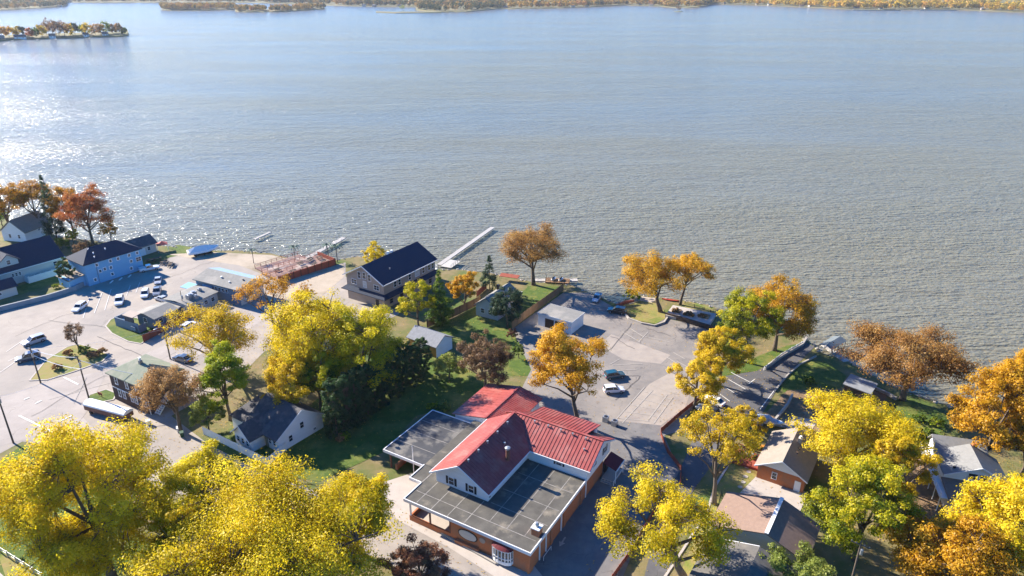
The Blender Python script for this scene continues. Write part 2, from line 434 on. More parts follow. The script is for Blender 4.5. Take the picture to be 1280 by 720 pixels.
sheet('parking_lot', [(-420, 440), (-200, 412), (0, 384), (60, 371), (107, 357), (150, 346), (190, 336), (212, 322), (236, 317), (300, 330),
      (352, 352), (432, 328), (432, 346), (500, 392), (455, 415), (380, 420), (330, 440), (300, 470), (240, 505), (214, 520),
      (260, 555), (335, 594), (420, 622), (500, 642), (560, 668), (690, 742), (640, 800), (480, 700), (330, 650), (200, 610), (140, 590), (60, 556), (28, 552), (0, 567), (-200, 660), (-420, 640)], 0.02, m_conc)
sheet('gravel_yard', [(210, 318), (262, 315), (340, 319), (376, 328), (352, 352), (300, 332), (236, 322)], 0.03, m_gravel)
sheet('road', [(-300, 560), (0, 478+18), (52, 480), (136, 462), (210, 430), (262, 402), (330, 372), (352, 385), (290, 425), (232, 452), (210, 482), (132, 470), (112, 505), (104, 522), (140, 560), (60, 553), (28, 550), (-300, 640)], 0.03, m_road)
sheet('sand_path', [(330, 372), (352, 352), (430, 330), (430, 346), (400, 372), (352, 386)], 0.035, m_gravel)
# grass areas
def kerbed(pxs, m, name='lawn', kerb=True, z=0.10):
    pts = [G(px, py) for px, py in pxs]
    n = len(pts)
    cx = sum(p[0] for p in pts)/n; cy = sum(p[1] for p in pts)/n
    structure(name, pts, z, m)
    if kerb:
        mb = MB()
        for i in range(n):
            a, b = pts[i], pts[(i+1) % n]
            mb.bar((a[0], a[1], .06+.002*i), (b[0], b[1], .06+.002*i), 0.3, 0.14)
        mb.build('kerb', m_walk, kind='structure')
kerbed([(37, 476), (58, 450), (84, 434), (98, 430), (122, 437), (136, 444), (128, 452), (92, 465), (60, 475)], m_drygrass)
kerbed([(132, 408), (138, 400), (150, 394), (172, 398), (196, 412), (186, 424), (176, 430), (160, 427), (140, 417)], m_grass)
kerbed([(106, 503), (112, 494), (133, 487), (146, 492), (142, 500), (112, 506)], m_grass)
sheet('lawn', [(-260, 690), (0, 576), (28, 556), (60, 562), (125, 600), (180, 680), (160, 740), (60, 740), (0, 686)], 0.03, m_grass)
sheet('sidewalk', [(-200, 640), (0, 716), (20, 735), (-200, 800)], 0.035, m_walk)
sheet('verge', [(-260, 696), (0, 688), (56, 722), (100, 760), (20, 760), (0, 700)], 0.034, m_drygrass)
sheet('lawn', [(0, 371), (22, 370), (56, 358), (92, 346), (84, 335), (60, 346), (28, 356), (0, 366)], 0.03, m_grass)
sheet('lawn', [(213, 311), (222, 306), (240, 309), (252, 314), (230, 317)], 0.03, m_grass)
sheet('lawn', [(296, 545), (372, 520), (430, 470), (545, 440), (600, 470), (612, 482), (570, 508), (520, 520), (478, 566), (400, 602), (345, 594)], 0.03, m_grass)
sheet('lawn', [(536, 412), (600, 384), (640, 412), (668, 446), (676, 470), (640, 470), (606, 440), (566, 430)], 0.03, m_grass)
sheet('lawn', [(660, 358), (700, 358), (704, 366), (650, 402), (640, 380)], 0.03, m_grass)
# restaurant car park and driveway
sheet('car_park', [(640, 412), (704, 366), (736, 366), (770, 386), (782, 394), (792, 402), (815, 408), (832, 398), (905, 414), (890, 470), (868, 508), (846, 540), (828, 545), (850, 590),
      (812, 640), (770, 742), (650, 742), (700, 640), (745, 570), (690, 530), (650, 490), (664, 462)], 0.03, m_asph)
sheet('driveway', [(720, 528), (824, 528), (848, 588), (812, 640), (770, 742), (650, 742), (700, 640), (765, 590)], 0.036, mat('shaded_drive_asphalt', (0.165, 0.155, 0.148), (0.135, 0.128, 0.125), scale=0.6, rough=0.9, c3=(0.2, 0.185, 0.17), scale3=.15, t3=(.5, .7), cracks=.13))  # shade over the drive put into the colour, darker than the car park
sheet('pale_pavement', [(770, 526), (812, 480), (838, 466), (868, 478), (856, 510), (826, 532)], 0.036, m_patch)
sheet('pale_pavement', [(748, 432), (764, 418), (800, 430), (838, 444), (826, 455), (780, 450)], 0.036, m_patch)
sheet('front_walk', [(470, 606), (520, 590), (540, 640), (600, 668), (668, 708), (690, 735), (640, 735), (560, 684), (496, 650)], 0.04, m_walk)
# right-hand lot and yards
sheet('small_car_park', [(884, 500), (908, 470), (945, 464), (984, 440), (1008, 428), (1018, 434), (1004, 448), (992, 462), (968, 492), (950, 522), (905, 560), (862, 620), (836, 720), (800, 742), (826, 640), (862, 560)], 0.03, m_darkasph)
sheet('lawn', [(930, 455), (950, 444), (984, 432), (1000, 430), (966, 452), (946, 464), (908, 468)], 0.03, m_grass)
sheet('lawn', [(976, 486), (1000, 452), (1032, 452), (1058, 470), (1050, 486), (1020, 490), (990, 500)], 0.03, m_grass)
sheet('dirt_yard', [(984, 488), (1056, 486), (1110, 490), (1100, 520), (1020, 545), (966, 530), (950, 524)], 0.03, m_dirt)
sheet('concrete_pad', [(990, 520), (1022, 526), (1010, 548), (984, 540)], 0.04, m_walk)
sheet('lawn', [(900, 602), (914, 578), (950, 568), (960, 580), (930, 615), (905, 625)], 0.03, m_drygrass)
sheet('lawn', [(948, 560), (966, 548), (985, 552), (960, 575)], 0.035, m_drygrass)
sheet('footpath', [(838, 742), (862, 690), (884, 640), (894, 600), (905, 600), (893, 650), (880, 690), (862, 742)], 0.04, m_drygrass)
sheet('footpath', [(925, 616), (945, 596), (1010, 616), (1000, 640), (940, 625)], 0.041, m_walk)
sheet('lawn', [(1143, 556), (1150, 535), (1180, 546), (1178, 566)], 0.03, m_drygrass)
sheet('lawn', [(1100, 545), (1110, 505), (1140, 500), (1185, 520), (1180, 546), (1140, 560)], 0.029, m_grass)
sheet('dirt_yard', [(1116, 650), (1140, 562), (1180, 566), (1178, 640), (1140, 680)], 0.03, m_dirt)
sheet('beach', [(783, 376), (796, 370), (824, 373), (812, 380), (790, 384)], 0.03, m_gravel)
sheet('flower_mound', [(778, 384), (800, 376), (822, 380), (834, 397), (820, 405), (792, 400)], 0.05, m_drygrass)
sheet('lawn', [(800, 384), (818, 381), (830, 388), (832, 398), (818, 402), (800, 396)], 0.06, m_drygrass)
sheet('lawn', [(854, 376), (890, 384), (900, 392), (880, 392), (856, 384)], 0.03, m_drygrass)

LN = [0]
def line(a, b, w=0.12, z=0.09, m=None):
    LN[0] += 1; z += LN[0]*.0002
    A, B = G(*a), G(*b); dx, dy = B[0]-A[0], B[1]-A[1]; L = math.hypot(dx, dy)
    nx, ny = -dy/L*w/2, dx/L*w/2
    structure('painted_line', [(A[0]+nx, A[1]+ny), (A[0]-nx, A[1]-ny), (B[0]-nx, B[1]-ny), (B[0]+nx, B[1]+ny)], z, m or m_line)
# stall lines
for a, b in [((788, 411), (804, 421)), ((799, 427), (810, 415)), ((778, 415), (800, 428)), ((842, 441), (856, 449)), ((834, 447), (850, 457)), ((846, 452), (861, 460)),
             ((765, 457), (803, 455)), ((768, 464), (797, 462)), ((762, 456), (775, 449)), ((806, 421), (838, 428))]:
    line(a, b, m=m_oldline, w=0.18)
for a, b in [((768, 527), (806, 484)), ((778, 529), (816, 488)), ((809, 527), (834, 494)), ((817, 530), (841, 497))]: line(a, b, m=m_oldline, w=0.18)
for k in range(6):
    t = k/5.0
    p = (772+t*40, 523-t*42); q = (812+t*34, 527-t*34); line(p, q, m=m_oldline, w=0.15)
for a, b in [((899, 480), (922, 494)), ((906, 472), (932, 487)), ((914, 466), (941, 480)), ((893, 488), (912, 502)), ((887, 497), (900, 506)), ((936, 480), (944, 474)), ((950, 512), (968, 488))]: line(a, b, w=0.16)
for a, b in [((118, 392), (128, 366)), ((131, 388), (139, 362)), ((104, 398), (112, 372)), ((158, 370), (163, 357)), ((170, 366), (175, 353)),
             ((8, 440), (30, 425)), ((66, 452), (75, 440)), ((10, 452), (22, 446)), ((0, 466), (20, 452))]: line(a, b, w=0.14)
for a, b in [((80, 472), (98, 481)), ((24, 520), (75, 545)), ((75, 527), (90, 520)), ((44, 505), (52, 501)), ((30, 500), (37, 497))]: line(a, b, w=0.35)
for a, b in [((92, 505), (108, 472)), ((150, 474), (220, 440)), ((60, 500), (140, 478))]: line(a, b, w=0.12, m=m_oldline)
# tar-sealed cracks in the car park and drive arrow
m_tar = mat('tar_seal', (0.06, 0.055, 0.055), rough=0.7)
rg = random.Random(5)
for a, b in [((60, 400), (150, 412)), ((20, 420), (110, 382)), ((40, 520), (130, 470)), ((200, 352), (270, 325)), ((120, 420), (180, 445)), ((730, 440), (760, 470)), ((764, 420), (792, 436)), ((806, 410), (838, 420)), ((700, 470), (800, 470)), ((770, 500), (800, 470)), ((790, 404), (760, 440))]:
    P = []
    for k in range(9):
        t = k/8; P.append((a[0]+(b[0]-a[0])*t+rg.uniform(-1.5, 1.5), a[1]+(b[1]-a[1])*t+rg.uniform(-1, 1)))
    for k in range(8): line(P[k], P[k+1], w=0.10, z=0.088, m=m_tar)
def arrow(c, d, z=0.125):
    x, y = G(*c); t = ang(c, d); ct, st = math.cos(t), math.sin(t)
    P = [(-1.1, .14), (.1, .14), (.1, .5), (1.1, 0), (.1, -.5), (.1, -.14), (-1.1, -.14)]
    structure('painted_arrow', [(x+a*ct-b*st, y+a*st+b*ct) for a, b in P], z, m_oldline)
arrow((755, 640), (745, 652)); arrow((703, 678), (698, 686))
# kerb line beside the footpath
mb = MB()
P = [G(*p) for p in [(822, 735), (852, 690), (884, 640), (893, 610), (915, 574)]]
for i in range(len(P)-1): mb.bar((*P[i], .07+.002*i), (*P[i+1], .07+.002*i), .35, .16)
mb.build('kerb', m_walk, kind='structure')

# ------------------------------------------------------------------ autumn haze over the lake
mb = MB(); mb.box(-4200, 4200, -250, 6000, -4, 84)
hm = bpy.data.materials.new('thin_haze'); hm.use_nodes = True
hn = hm.node_tree.nodes; hn.remove(hn['Principled BSDF'])
pv = hn.new('ShaderNodeVolumePrincipled'); pv.inputs['Density'].default_value = 0.000042
pv.inputs['Color'].default_value = (0.80, 0.88, 1.0, 1); pv.inputs['Anisotropy'].default_value = 0.2
hm.node_tree.links.new(pv.outputs[0], hn['Material Output'].inputs['Volume'])
hz = mb.build('haze', hm, kind='stuff')
# ------------------------------------------------------------------ building materials
m_brick = mat('orange_brick', (0.50, 0.175, 0.07), (0.38, 0.125, 0.05), scale=3.0, rough=0.9, stretch=(1, 1, 3), c3=(0.34, 0.15, 0.08), scale3=0.5)
m_white = mat('white_siding', (0.78, 0.78, 0.77), (0.70, 0.70, 0.69), scale=0.7, rough=0.6, stretch=(.3, .3, 6))
m_trim = mat('white_trim', (0.80, 0.79, 0.77), (0.72, 0.71, 0.69), scale=1.5, rough=0.5)
m_red = mat('red_metal_roof', (0.355, 0.075, 0.062), (0.255, 0.048, 0.04), scale=0.6, rough=0.5, spec=0.4, stretch=(1, 1, 1), c3=(0.36, 0.14, 0.115), scale3=0.35, t3=(0.5, 0.75))
m_membrane = mat('grey_roof_membrane', (0.128, 0.119, 0.102), (0.08, 0.075, 0.066), scale=0.5, rough=0.95, spec=.1, c3=(0.30, 0.255, 0.19), scale3=0.25, t3=(0.56, 0.78))
m_seam = mat('pale_roof_seam', (0.32, 0.295, 0.26), (0.15, 0.14, 0.13), scale=1.1, rough=0.9)
m_shutter = mat('black_shutter', (0.02, 0.02, 0.025), rough=0.5)
m_glass = glass()
m_navyroof = mat('navy_shingle', (0.018, 0.030, 0.058), (0.013, 0.021, 0.042), scale=2.5, rough=0.85, stretch=(1, 1, 3))
m_tan = mat('tan_siding', (0.37, 0.30, 0.25), (0.31, 0.25, 0.205), scale=0.8, rough=0.8, stretch=(.3, .3, 6))
m_burg = mat('burgundy_canvas', (0.13, 0.012, 0.02), (0.10, 0.01, 0.015), rough=0.7)
m_darkbrown = mat('dark_brown_siding', (0.075, 0.048, 0.045), (0.055, 0.036, 0.035), scale=1, rough=0.8, stretch=(.3, .3, 6))
m_greenroof = mat('sage_green_shingle', (0.215, 0.235, 0.17), (0.17, 0.19, 0.14), scale=1.5, rough=0.9, c3=(0.25, 0.25, 0.19), scale3=.3)
m_blue = mat('light_blue_siding', (0.19, 0.42, 0.60), (0.155, 0.36, 0.53), scale=0.8, rough=0.7, stretch=(.3, .3, 6))
m_slateblue = mat('slate_blue_siding', (0.16, 0.215, 0.27), (0.13, 0.18, 0.23), scale=0.8, rough=0.75, stretch=(.3, .3, 6))
m_greyroof = mat('grey_shingle', (0.235, 0.225, 0.205), (0.18, 0.175, 0.16), scale=1.6, rough=0.9, c3=(0.28, 0.26, 0.23), scale3=.25)
m_dkgreyroof = mat('dark_grey_shingle', (0.085, 0.083, 0.09), (0.06, 0.06, 0.068), scale=1.6, rough=0.9, c3=(0.13, 0.12, 0.115), scale3=.4)
m_tanroof = mat('tan_shingle', (0.28, 0.235, 0.19), (0.225, 0.19, 0.155), scale=1.6, rough=0.9, c3=(0.25, 0.2, 0.16), scale3=.4)
m_brownroof = mat('pinkish_brown_shingle', (0.25, 0.17, 0.13), (0.20, 0.135, 0.105), scale=1.8, rough=0.9)
m_mustard = mat('mustard_siding', (0.33, 0.185, 0.05), (0.27, 0.15, 0.04), scale=0.8, rough=0.8, stretch=(.3, .3, 6))
m_cream = mat('cream_siding', (0.56, 0.53, 0.48), (0.48, 0.455, 0.41), scale=0.8, rough=0.8, stretch=(.3, .3, 6))
m_redwood = mat('red_stained_wood', (0.30, 0.075, 0.04), (0.22, 0.055, 0.032), scale=2, rough=0.8, stretch=(1, 1, .3))
m_wood = mat('weathered_cedar', (0.27, 0.155, 0.075), (0.19, 0.11, 0.055), scale=2, rough=0.85, stretch=(1, 1, .3))
m_dkwood = mat('dark_wood', (0.075, 0.05, 0.035), (0.05, 0.034, 0.025), scale=2, rough=0.85)
m_steel = mat('galvanised_steel', (0.42, 0.43, 0.44), (0.35, 0.36, 0.37), scale=3, rough=0.45, metal=0.6)
m_rust = mat('rusty_flue', (0.20, 0.09, 0.06), (0.13, 0.06, 0.045), scale=4, rough=0.7)
m_stone = mat('pale_stone', (0.40, 0.36, 0.31), (0.29, 0.26, 0.225), scale=1.8, rough=0.9)
m_black = mat('black_rubber', (0.015, 0.015, 0.016), rough=0.8)

def vent(f, x, y, z, r=0.11, h=0.45, m=None, name='roof_vent'):
    mb = MB(); mb.lathe([(r, 0), (r, h*.7), (r*1.5, h*.75), (r*1.5, h)], 8, 0, (x, y, z)); return f.part(name, mb, m or m_steel)

# ================================================================== 1 brick restaurant with red roofs
f = Frame('brick_restaurant', 'long orange brick restaurant with white gables and red metal roofs above a flat roof', 'restaurant', (663, 692), 4.3, 59.5)
OV = .4
mb = MB()
mb.box(OV, 26.2, OV, 14.0, 0, 3.88); mb.box(4.6, 23.5, 14.0, 22.1, 0, 3.88)
for x in (7.2, 11.6, 17.6): mb.box(x-.35, x+.35, OV-.14, OV+.1, 0, 3.84)      # brick piers
mb.box(OV-.14, OV+1.0, OV-.142, OV+.3, 0, 3.84)
mb.box(OV+.02, OV+.3, 14.0, 22.0, 0, 1.0); mb.box(OV+.3, 4.6, 21.72, 22.0, 0, 1.0)             # low porch wall
mb.box(OV-.5, OV+.0, 8.9, 13.0, 0, .7)
f.part('wall', mb, m_brick)
mb = MB(); mb.box(OV+.3, 4.6, 14, 21.7, .0, .16); f.part('porch_floor', mb, m_walk)
for y in (14.2, 18.0, 21.8):
    mb = MB(); mb.box(OV+.05, OV+.27, y-.11, y+.11, 1.0, 3.87); f.part('porch_post', mb, m_rust if y < 21 else m_trim)
mb = MB()
mb.prism([(0, 0), (18.4, 0), (18.4, 10.6), (23.4, 10.6), (23.4, 24.9), (4.5, 24.9), (4.5, 22.5), (0, 22.5)], 3.88, 4.3, 0)
for y in (2.4, 5.4, 8.4): mb.bar((2.6, y, 4.3), (18.3, y+.12, 4.3), .12, .02, 1)
for x in (2.5, 6.1, 9.8, 14.5): mb.bar((x, .5, 4.304), (x+.08, 10.4 if x > 5 else 22, 4.304), .12, .02, 1)
for y in (11.5, 14.5, 17.5, 20.3): mb.bar((.3, y, 4.3), (5.9, y, 4.3), .14, .03, 1)
mb.bar((4.6, 22.5, 4.307), (23, 22.5, 4.307), .2, .04, 1)
f.part('flat_roof', mb, [m_membrane, m_seam])
mb = MB()
def rim(a, b, z0=3.86, z1=4.42, w=.14):
    (x0, y0), (x1, y1) = a, b
    if abs(x1-x0) > abs(y1-y0): mb.box(min(x0, x1), max(x0, x1), y0-w/2, y0+w/2, z0, z1)
    else: mb.box(x0-w/2, x0+w/2, min(y0, y1)+w/2, max(y0, y1)-w/2, z0, z1)
rim((-.07, 0), (18.5, 0)); rim((0, 0), (0, 22.5)); rim((-.07, 22.5), (4.43, 22.5)); rim((4.5, 22.5), (4.5, 24.9)); rim((4.43, 24.9), (8.4, 24.9))
f.part('fascia', mb, m_trim)
# upper storey, gable to the front left
mb = MB(); gable_wall(mb, 6.1, 22.3, 10.9, 20.7, 4.31, 6.45, 9.4, 'x')
gable_wall(mb, 18.6, 28.0, -.06, 15.8, 3.9, 6.35, 9.0, 'y', ridge=23.3)
f.part('upper_wall', mb, m_white)
mb = MB(); zr = 9.65
rib_slab(mb, (5.3, 10.25, 6.4), (22.5, 10.25, 6.4), (22.5, 15.8, zr), (5.3, 15.8, zr), pitch=.62)
rib_slab(mb, (22.5, 21.3, 6.4), (5.3, 21.3, 6.4), (5.3, 15.802, zr), (22.5, 15.802, zr), pitch=.62, rh=.03)
mb.bar((5.28, 15.8, zr+.05), (22.5, 15.8, zr+.05), .4, .1)
f.part('gable_roof', mb, m_red)
mb = MB()
mb.bar((5.24, 10.25, 6.27), (5.24, 15.8, zr-.13), .1, .24); mb.bar((5.24, 21.3, 6.27), (5.24, 15.8, zr-.13), .1, .24)
mb.bar((5.2, 10.18, 6.3), (18.2, 10.18, 6.3), .12, .14); mb.bar((5.2, 21.38, 6.3), (22.4, 21.38, 6.3), .1, .2)
mb.bar((18.13, -.7, 6.25), (18.13, 10.1, 6.25), .12, .16); mb.bar((18.2, -.76, 6.26), (23.3, -.76, 8.86), .1, .22); mb.bar((28.4, -.76, 6.26), (23.3, -.76, 8.86), .1, .22)
f.part('eave_trim', mb, m_trim)
mb = MB(); zr2 = 9.15
rib_slab(mb, (18.2, 15.78, 6.4), (18.2, -.7, 6.4), (23.3, -.7, zr2), (23.3, 15.78, zr2), pitch=.62)
rib_slab(mb, (28.4, -.7, 6.4), (28.4, 15.78, 6.4), (23.302, 15.78, zr2), (23.302, -.7, zr2), pitch=.62)
mb.bar((23.3, -.72, zr2+.05), (23.3, 15.7, zr2+.05), .4, .1)
f.part('gable_roof', mb, m_red)
mb = MB(); rib_slab(mb, (29.8, 2.6, 7.3), (29.8, 14.0, 7.3), (23.9, 14.0, 8.96), (23.9, 2.6, 8.96), pitch=.62); f.part('dormer_roof', mb, m_red)
mb = MB(); mb.extr([(28.0, 4.0), (28.0, 7.65), (29.3, 7.25), (29.3, 4.0)], 'y', 3.0, 13.6); f.part('dormer_wall', mb, m_white)
mb = MB(); mb.box(28.02, 29.2, 2.5, 14, 0, 3.98); f.part('rear_wall', mb, m_brick)
for y in (14.0, 17.75): f.window('-x', 6.1, y, 5.45, .95, 1.3, m_trim, m_glass, shutters=.38, sm=m_shutter)
f.window('-x', 18.6, 5.0, 5.6, 1.0, .7, m_trim, m_glass, shutters=.32, sm=m_shutter)
for x in (21.2, 25.6): f.window('-y', -.06, x, 5.75, .8, 1.15, m_trim, m_glass, shutters=.36, sm=m_shutter)
f.window('-y', 10.9, 6.6, 5.1, .4, .7, m_trim, m_glass)
# low wing behind, over the white annex
mb = MB(); mb.extr([(17.9, 0), (17.9, 4.45), (22.4, 5.4), (29.2, 4.0), (29.2, 0)], 'x', 23.6, 35.6); f.part('annex_wall', mb, m_white)
mb = MB()
rib_slab(mb, (23.42, 17.4, 4.5), (36.0, 17.4, 4.5), (36.0, 22.4, 5.65), (23.42, 22.4, 5.65), pitch=.5)
rib_slab(mb, (36.0, 29.8, 4.12), (23.42, 29.8, 4.12), (23.42, 22.402, 5.65), (36.0, 22.402, 5.65), pitch=.9, rh=.025)
mb.bar((23.42, 22.4, 5.72), (36, 22.4, 5.72), .3, .08)
f.part('annex_roof', mb, m_red)
mb = MB(); mb.bar((27.2, 20.4, 5.45), (27.9, 19.4, 5.35), .3, .3); f.part('roof_vent', mb, m_red)
# carport
mb = MB(); mb.box(8.5, 22.6, 24.92, 33.7, 3.62, 3.98, 0)
for x in (12, 15.5, 19): mb.bar((x, 25.2, 3.99), (x, 33.5, 3.99), .12, .03, 1)
f.part('carport_roof', mb, [mat('shaded_roof_membrane', (0.065, 0.066, 0.07), (0.045, 0.046, 0.05), scale=.4, rough=.85, c3=(0.16, 0.148, 0.13), scale3=.3), m_seam])  # tree shade over the carport is painted into this dark membrane colour
mb = MB()
rim((8.45, 24.97), (8.45, 33.7), 3.55, 4.08); rim((8.4, 33.72), (22.7, 33.72), 3.55, 4.08); rim((22.65, 24.9), (22.65, 33.66), 3.55, 4.08)
f.part('carport_fascia', mb, m_trim)
for x in (9.3, 15.5, 21.8):
    mb = MB(); mb.box(x-.12, x+.12, 32.9, 33.14, 0, 3.6); f.part('carport_post', mb, m_rust)
mb = MB(); mb.box(9.2, 15, 31.6, 32.0, 0, 1.1); f.part('planter_wall', mb, m_brick)
# chimney on the roof corner
mb = MB(); mb.box(3.3, 4.5, .5, 1.7, 4.3, 5.5); ch = f.part('chimney', mb, m_brick)
mb = MB(); mb.box(3.2, 4.6, .4, 1.8, 5.5, 5.66); f.part('chimney_cap', mb, m_trim, parent=ch)
mb = MB(); mb.lathe([(.28, 0), (.28, .4), (.36, .42), (.2, .7)], 10, 0, (3.9, 1.1, 5.66)); f.part('flue_cap', mb, m_steel, parent=ch)
mb = MB(); mb.lathe([(.33, 0), (.33, 1.9), (.36, 1.92), (.36, 2.0)], 12, 0, (13.4, 11.7, 7.1)); fl = f.part('flue', mb, m_rust)
mb = MB(); mb.lathe([(.3, 0), (.3, .2), (.46, .22), (.46, .4), (.15, .52)], 12, 0, (13.4, 11.7, 9.1)); f.part('flue_cap', mb, m_steel, parent=fl)
for x in (7.3, 10.2, 12.9, 16.0, 19.2): vent(f, x, 15.2, zr-.3, .12, .5)
vent(f, 15.4, 13.5, 8.1, .13, .5)
for y in (2.2, 4.6, 6.8, 9.2, 11.8): vent(f, 22.6, y, zr2-.4, .12, .5)
vent(f, 21.0, 1.7, 7.8, .12, .45)
# bay window, oval sign and medallion on the front
mb = MB(); n = 9; arc = []
for k in range(n+1):
    t = PI*(k/n); arc.append((OV+.02-.95*math.sin(t)**.7 if 0 < k < n else OV+.02, 4.75-1.65*math.cos(t)))
fr = MB()
for k in range(n):
    a, b = arc[k], arc[k+1]
    for z, h in ((.75, .55), (1.55, .12), (2.95, .16)): fr.bar((a[0], a[1], z), (b[0], b[1], z), .1, h)
    fr.bar((a[0], a[1], .5), (a[0], a[1], 3.0), .12)
fr.prism(arc+[(OV+.05, 6.4), (OV+.05, 3.1)], .42, .5)
bay = f.part('bay_window', fr, m_trim)
p = MB(); p.prism([(OV+.02+(x-OV-.02)*.95, y) for x, y in arc], .5, 2.98); f.part('pane', p, m_glass, parent=bay)
p = MB(); arc2 = [(OV+.02+(x-OV-.02)*1.12, 4.75+(y-4.75)*1.08) for x, y in arc]
o0 = [(x, y, 3.06) for x, y in arc2]; o1 = [(OV+.03+(x-OV)*.3, 4.75+(y-4.75)*.75, 3.7) for x, y in arc2]
p.add(o0+o1, [(i+1, i, i+len(arc), i+len(arc)+1) for i in range(n)]+[tuple(range(n+1))]+[tuple(range(2*n+1, n, -1))]); f.part('bay_canopy', p, m_burg)
mb = MB(); N_ = 24
ov = [(10.9+1.55*math.cos(2*PI*k/N_), 2.15+.85*math.sin(2*PI*k/N_)*(1 if abs(math.sin(2*PI*k/N_)) < .8 else .93)) for k in range(N_)]
def plate(pts, x0, x1, nm, m):
    q = MB(); q.add([(x0, y, z) for y, z in pts]+[(x1, y, z) for y, z in pts], [tuple(range(len(pts))), tuple(range(2*len(pts)-1, len(pts)-1, -1))]+[(i, i+len(pts), (i+1) % len(pts)+len(pts), (i+1) % len(pts)) for i in range(len(pts))]); return f.part(nm, q, m)
plate([(10.9+(y-10.9)*1.13, 2.15+(z-2.15)*1.2) for y, z in ov], OV+.05, OV-.06, 'sign_frame', m_dkwood)
plate(ov, OV, OV-.1, 'sign_panel', m_cream)
plate([(8.3+.5*math.cos(2*PI*k/16), 2.4+.5*math.sin(2*PI*k/16)) for k in range(16)], OV+.05, OV-.08, 'medallion', m_tan)
f.door('-x', 4.6, 15.2, 1.1, 2.2, m_shutter); f.door('-x', 4.6, 17.0, 1.1, 2.2, m_shutter)
for x in (3.4, 5.4, 10.4):
    mb = MB(); mb.box(x-.09, x+.09, OV-.16, OV, .1, 3.86); f.part('downspout', mb, m_trim)
mb = MB(); mb.box(19.2, 19.4, OV-.14, OV, .1, 4.0); f.part('downspout', mb, m_trim)
# side entry with burgundy awning
mb = MB(); mb.slab([(25.0, -2.6, 2.7), (28.6, -2.6, 2.7), (28.6, -.07, 3.5), (25.0, -.07, 3.5)], .1); aw = f.part('awning', mb, m_burg)
mb = MB()
for x in (25.1, 28.5): mb.bar((x, -2.5, 0), (x, -2.5, 2.6), .12)
mb.bar((25.0, -2.62, 2.62), (28.6, -2.62, 2.62), .1, .2); mb.bar((24.4, -2.5, .95), (28.5, -2.5, .95), .07); mb.bar((24.4, -2.5, 0), (24.4, -2.5, .95), .08)
f.part('awning_frame', mb, m_trim, parent=aw)
mb = MB()
for k in range(3): mb.box(24.2+k*.32, 25.3 if k == 0 else 28.6, -2.4+.02*k, -.1, .17*k, .17*(k+1)-.001)
f.part('steps', mb, m_walk)
mb = MB(); mb.box(26.4, 27.4, -.1, OV, .5, 2.6); f.part('door', mb, m_shutter)
mb = MB(); mb.bar((3.6, -.25, .8), (6.0, -.25, .8), .06); mb.bar((3.6, -.25, 0), (3.6, -.25, .8), .06); mb.bar((6, -.25, 0), (6, -.25, .8), .06); f.part('railing', mb, m_trim)
# leaf litter drifts on the flat roof stay part of the roof
rest = f
# flagpole beside the restaurant
x, y = G(518, 600)
t = thing('flagpole', 'thin white flagpole standing between the carport and the flat roof of the brick restaurant', 'flagpole', (x, y, 0))
mb = MB(); mb.tube([(0, 0, 0), (0, 0, 6.8)], [.09, .06], 8); mb.build('pole', m_trim, t)
mb = MB(); mb.blob((0, 0, 6.9), (.12, .12, .12), 1, 0); mb.build('finial', m_steel, t)

# ================================================================== 2 navy roofed tan hall on the shore
f = Frame('lake_hall', 'large tan gabled hall with a navy roof beside the long pale pier', 'hall', (479, 357), 7.0, 57.0)
mb = MB(); gable_wall(mb, .5, 21.4, .4, 13.6, 0, 6.95, 10.6, 'x'); f.part('wall', mb, m_tan)
f.part('roof', gable_roof_mb(-.2, 22.1, -.2, 14.2, 7.05, 10.95, 'x', .22), m_navyroof)
mb = MB(); mb.bar((-.26, -.22, 6.93), (-.26, 7, 10.82), .1, .26); mb.bar((-.26, 14.22, 6.93), (-.26, 7, 10.82), .1, .26); mb.bar((-.25, -.27, 6.93), (22.1, -.27, 6.93), .1, .2); f.part('eave_trim', mb, m_trim)
mb = MB()
mb.slab([(-.9, -.9, 3.3), (22.4, -.9, 3.3), (21.4, .38, 4.1), (.48, .38, 4.1)], .14); mb.slab([(-.9, 14.6, 3.3), (-.9, -.901, 3.3), (.48, .38, 4.1), (.48, 13.6, 4.1)], .14)
f.part('skirt_roof', mb, m_navyroof)
for y in (5.2, 7.0, 8.8): f.window('-x', .5, y, 7.75 if y != 7 else 8.0, .95, 1.7, m_trim, m_glass)
for y, w in ((2.9, 1.7), (10.9, 1.7)): f.window('-x', .5, y, 5.5, w, 1.3, m_trim, m_glass, mull=1)
f.window('-x', .5, 7.0, 5.5, 1.1, 1.6, m_trim, m_cream)
for x in (4.8, 6.5, 10.6, 16.3, 18.7, 20.3): f.window('-y', .4, x, 5.6, .95, 1.5, m_trim, m_glass)
f.window('-y', .4, 13.7, 5.6, 1.7, 1.5, m_trim, m_cream)
for x in (3, 7, 11, 15, 19): f.window('-y', .4, x, 1.5, 1.2, 1.3, m_tan, m_glass)
f.door('-x', .5, 3, 1.1, 2.1, m_shutter)
vent(f, 6, 3.0, 8.7, .12, .5); mb = MB(); mb.box(10, 10.6, 7.0, 7.6, 10.7, 11.6); mb.box(11.6, 12.2, 7.2, 7.8, 10.6, 11.4); f.part('chimney', mb, m_trim)
mb = MB(); mb.box(21.45, 24.5, 2, 8, 2.9, 3.05)
for y in (2.1, 5, 7.9): mb.box(24.3, 24.45, y-.07, y+.07, 0, 4.0)
mb.bar((24.4, 2.1, 4.0), (24.4, 7.9, 4.0), .1); mb.bar((21.5, 2.05, 4.0), (24.4, 2.05, 4.0), .1)
f.part('balcony', mb, m_trim)

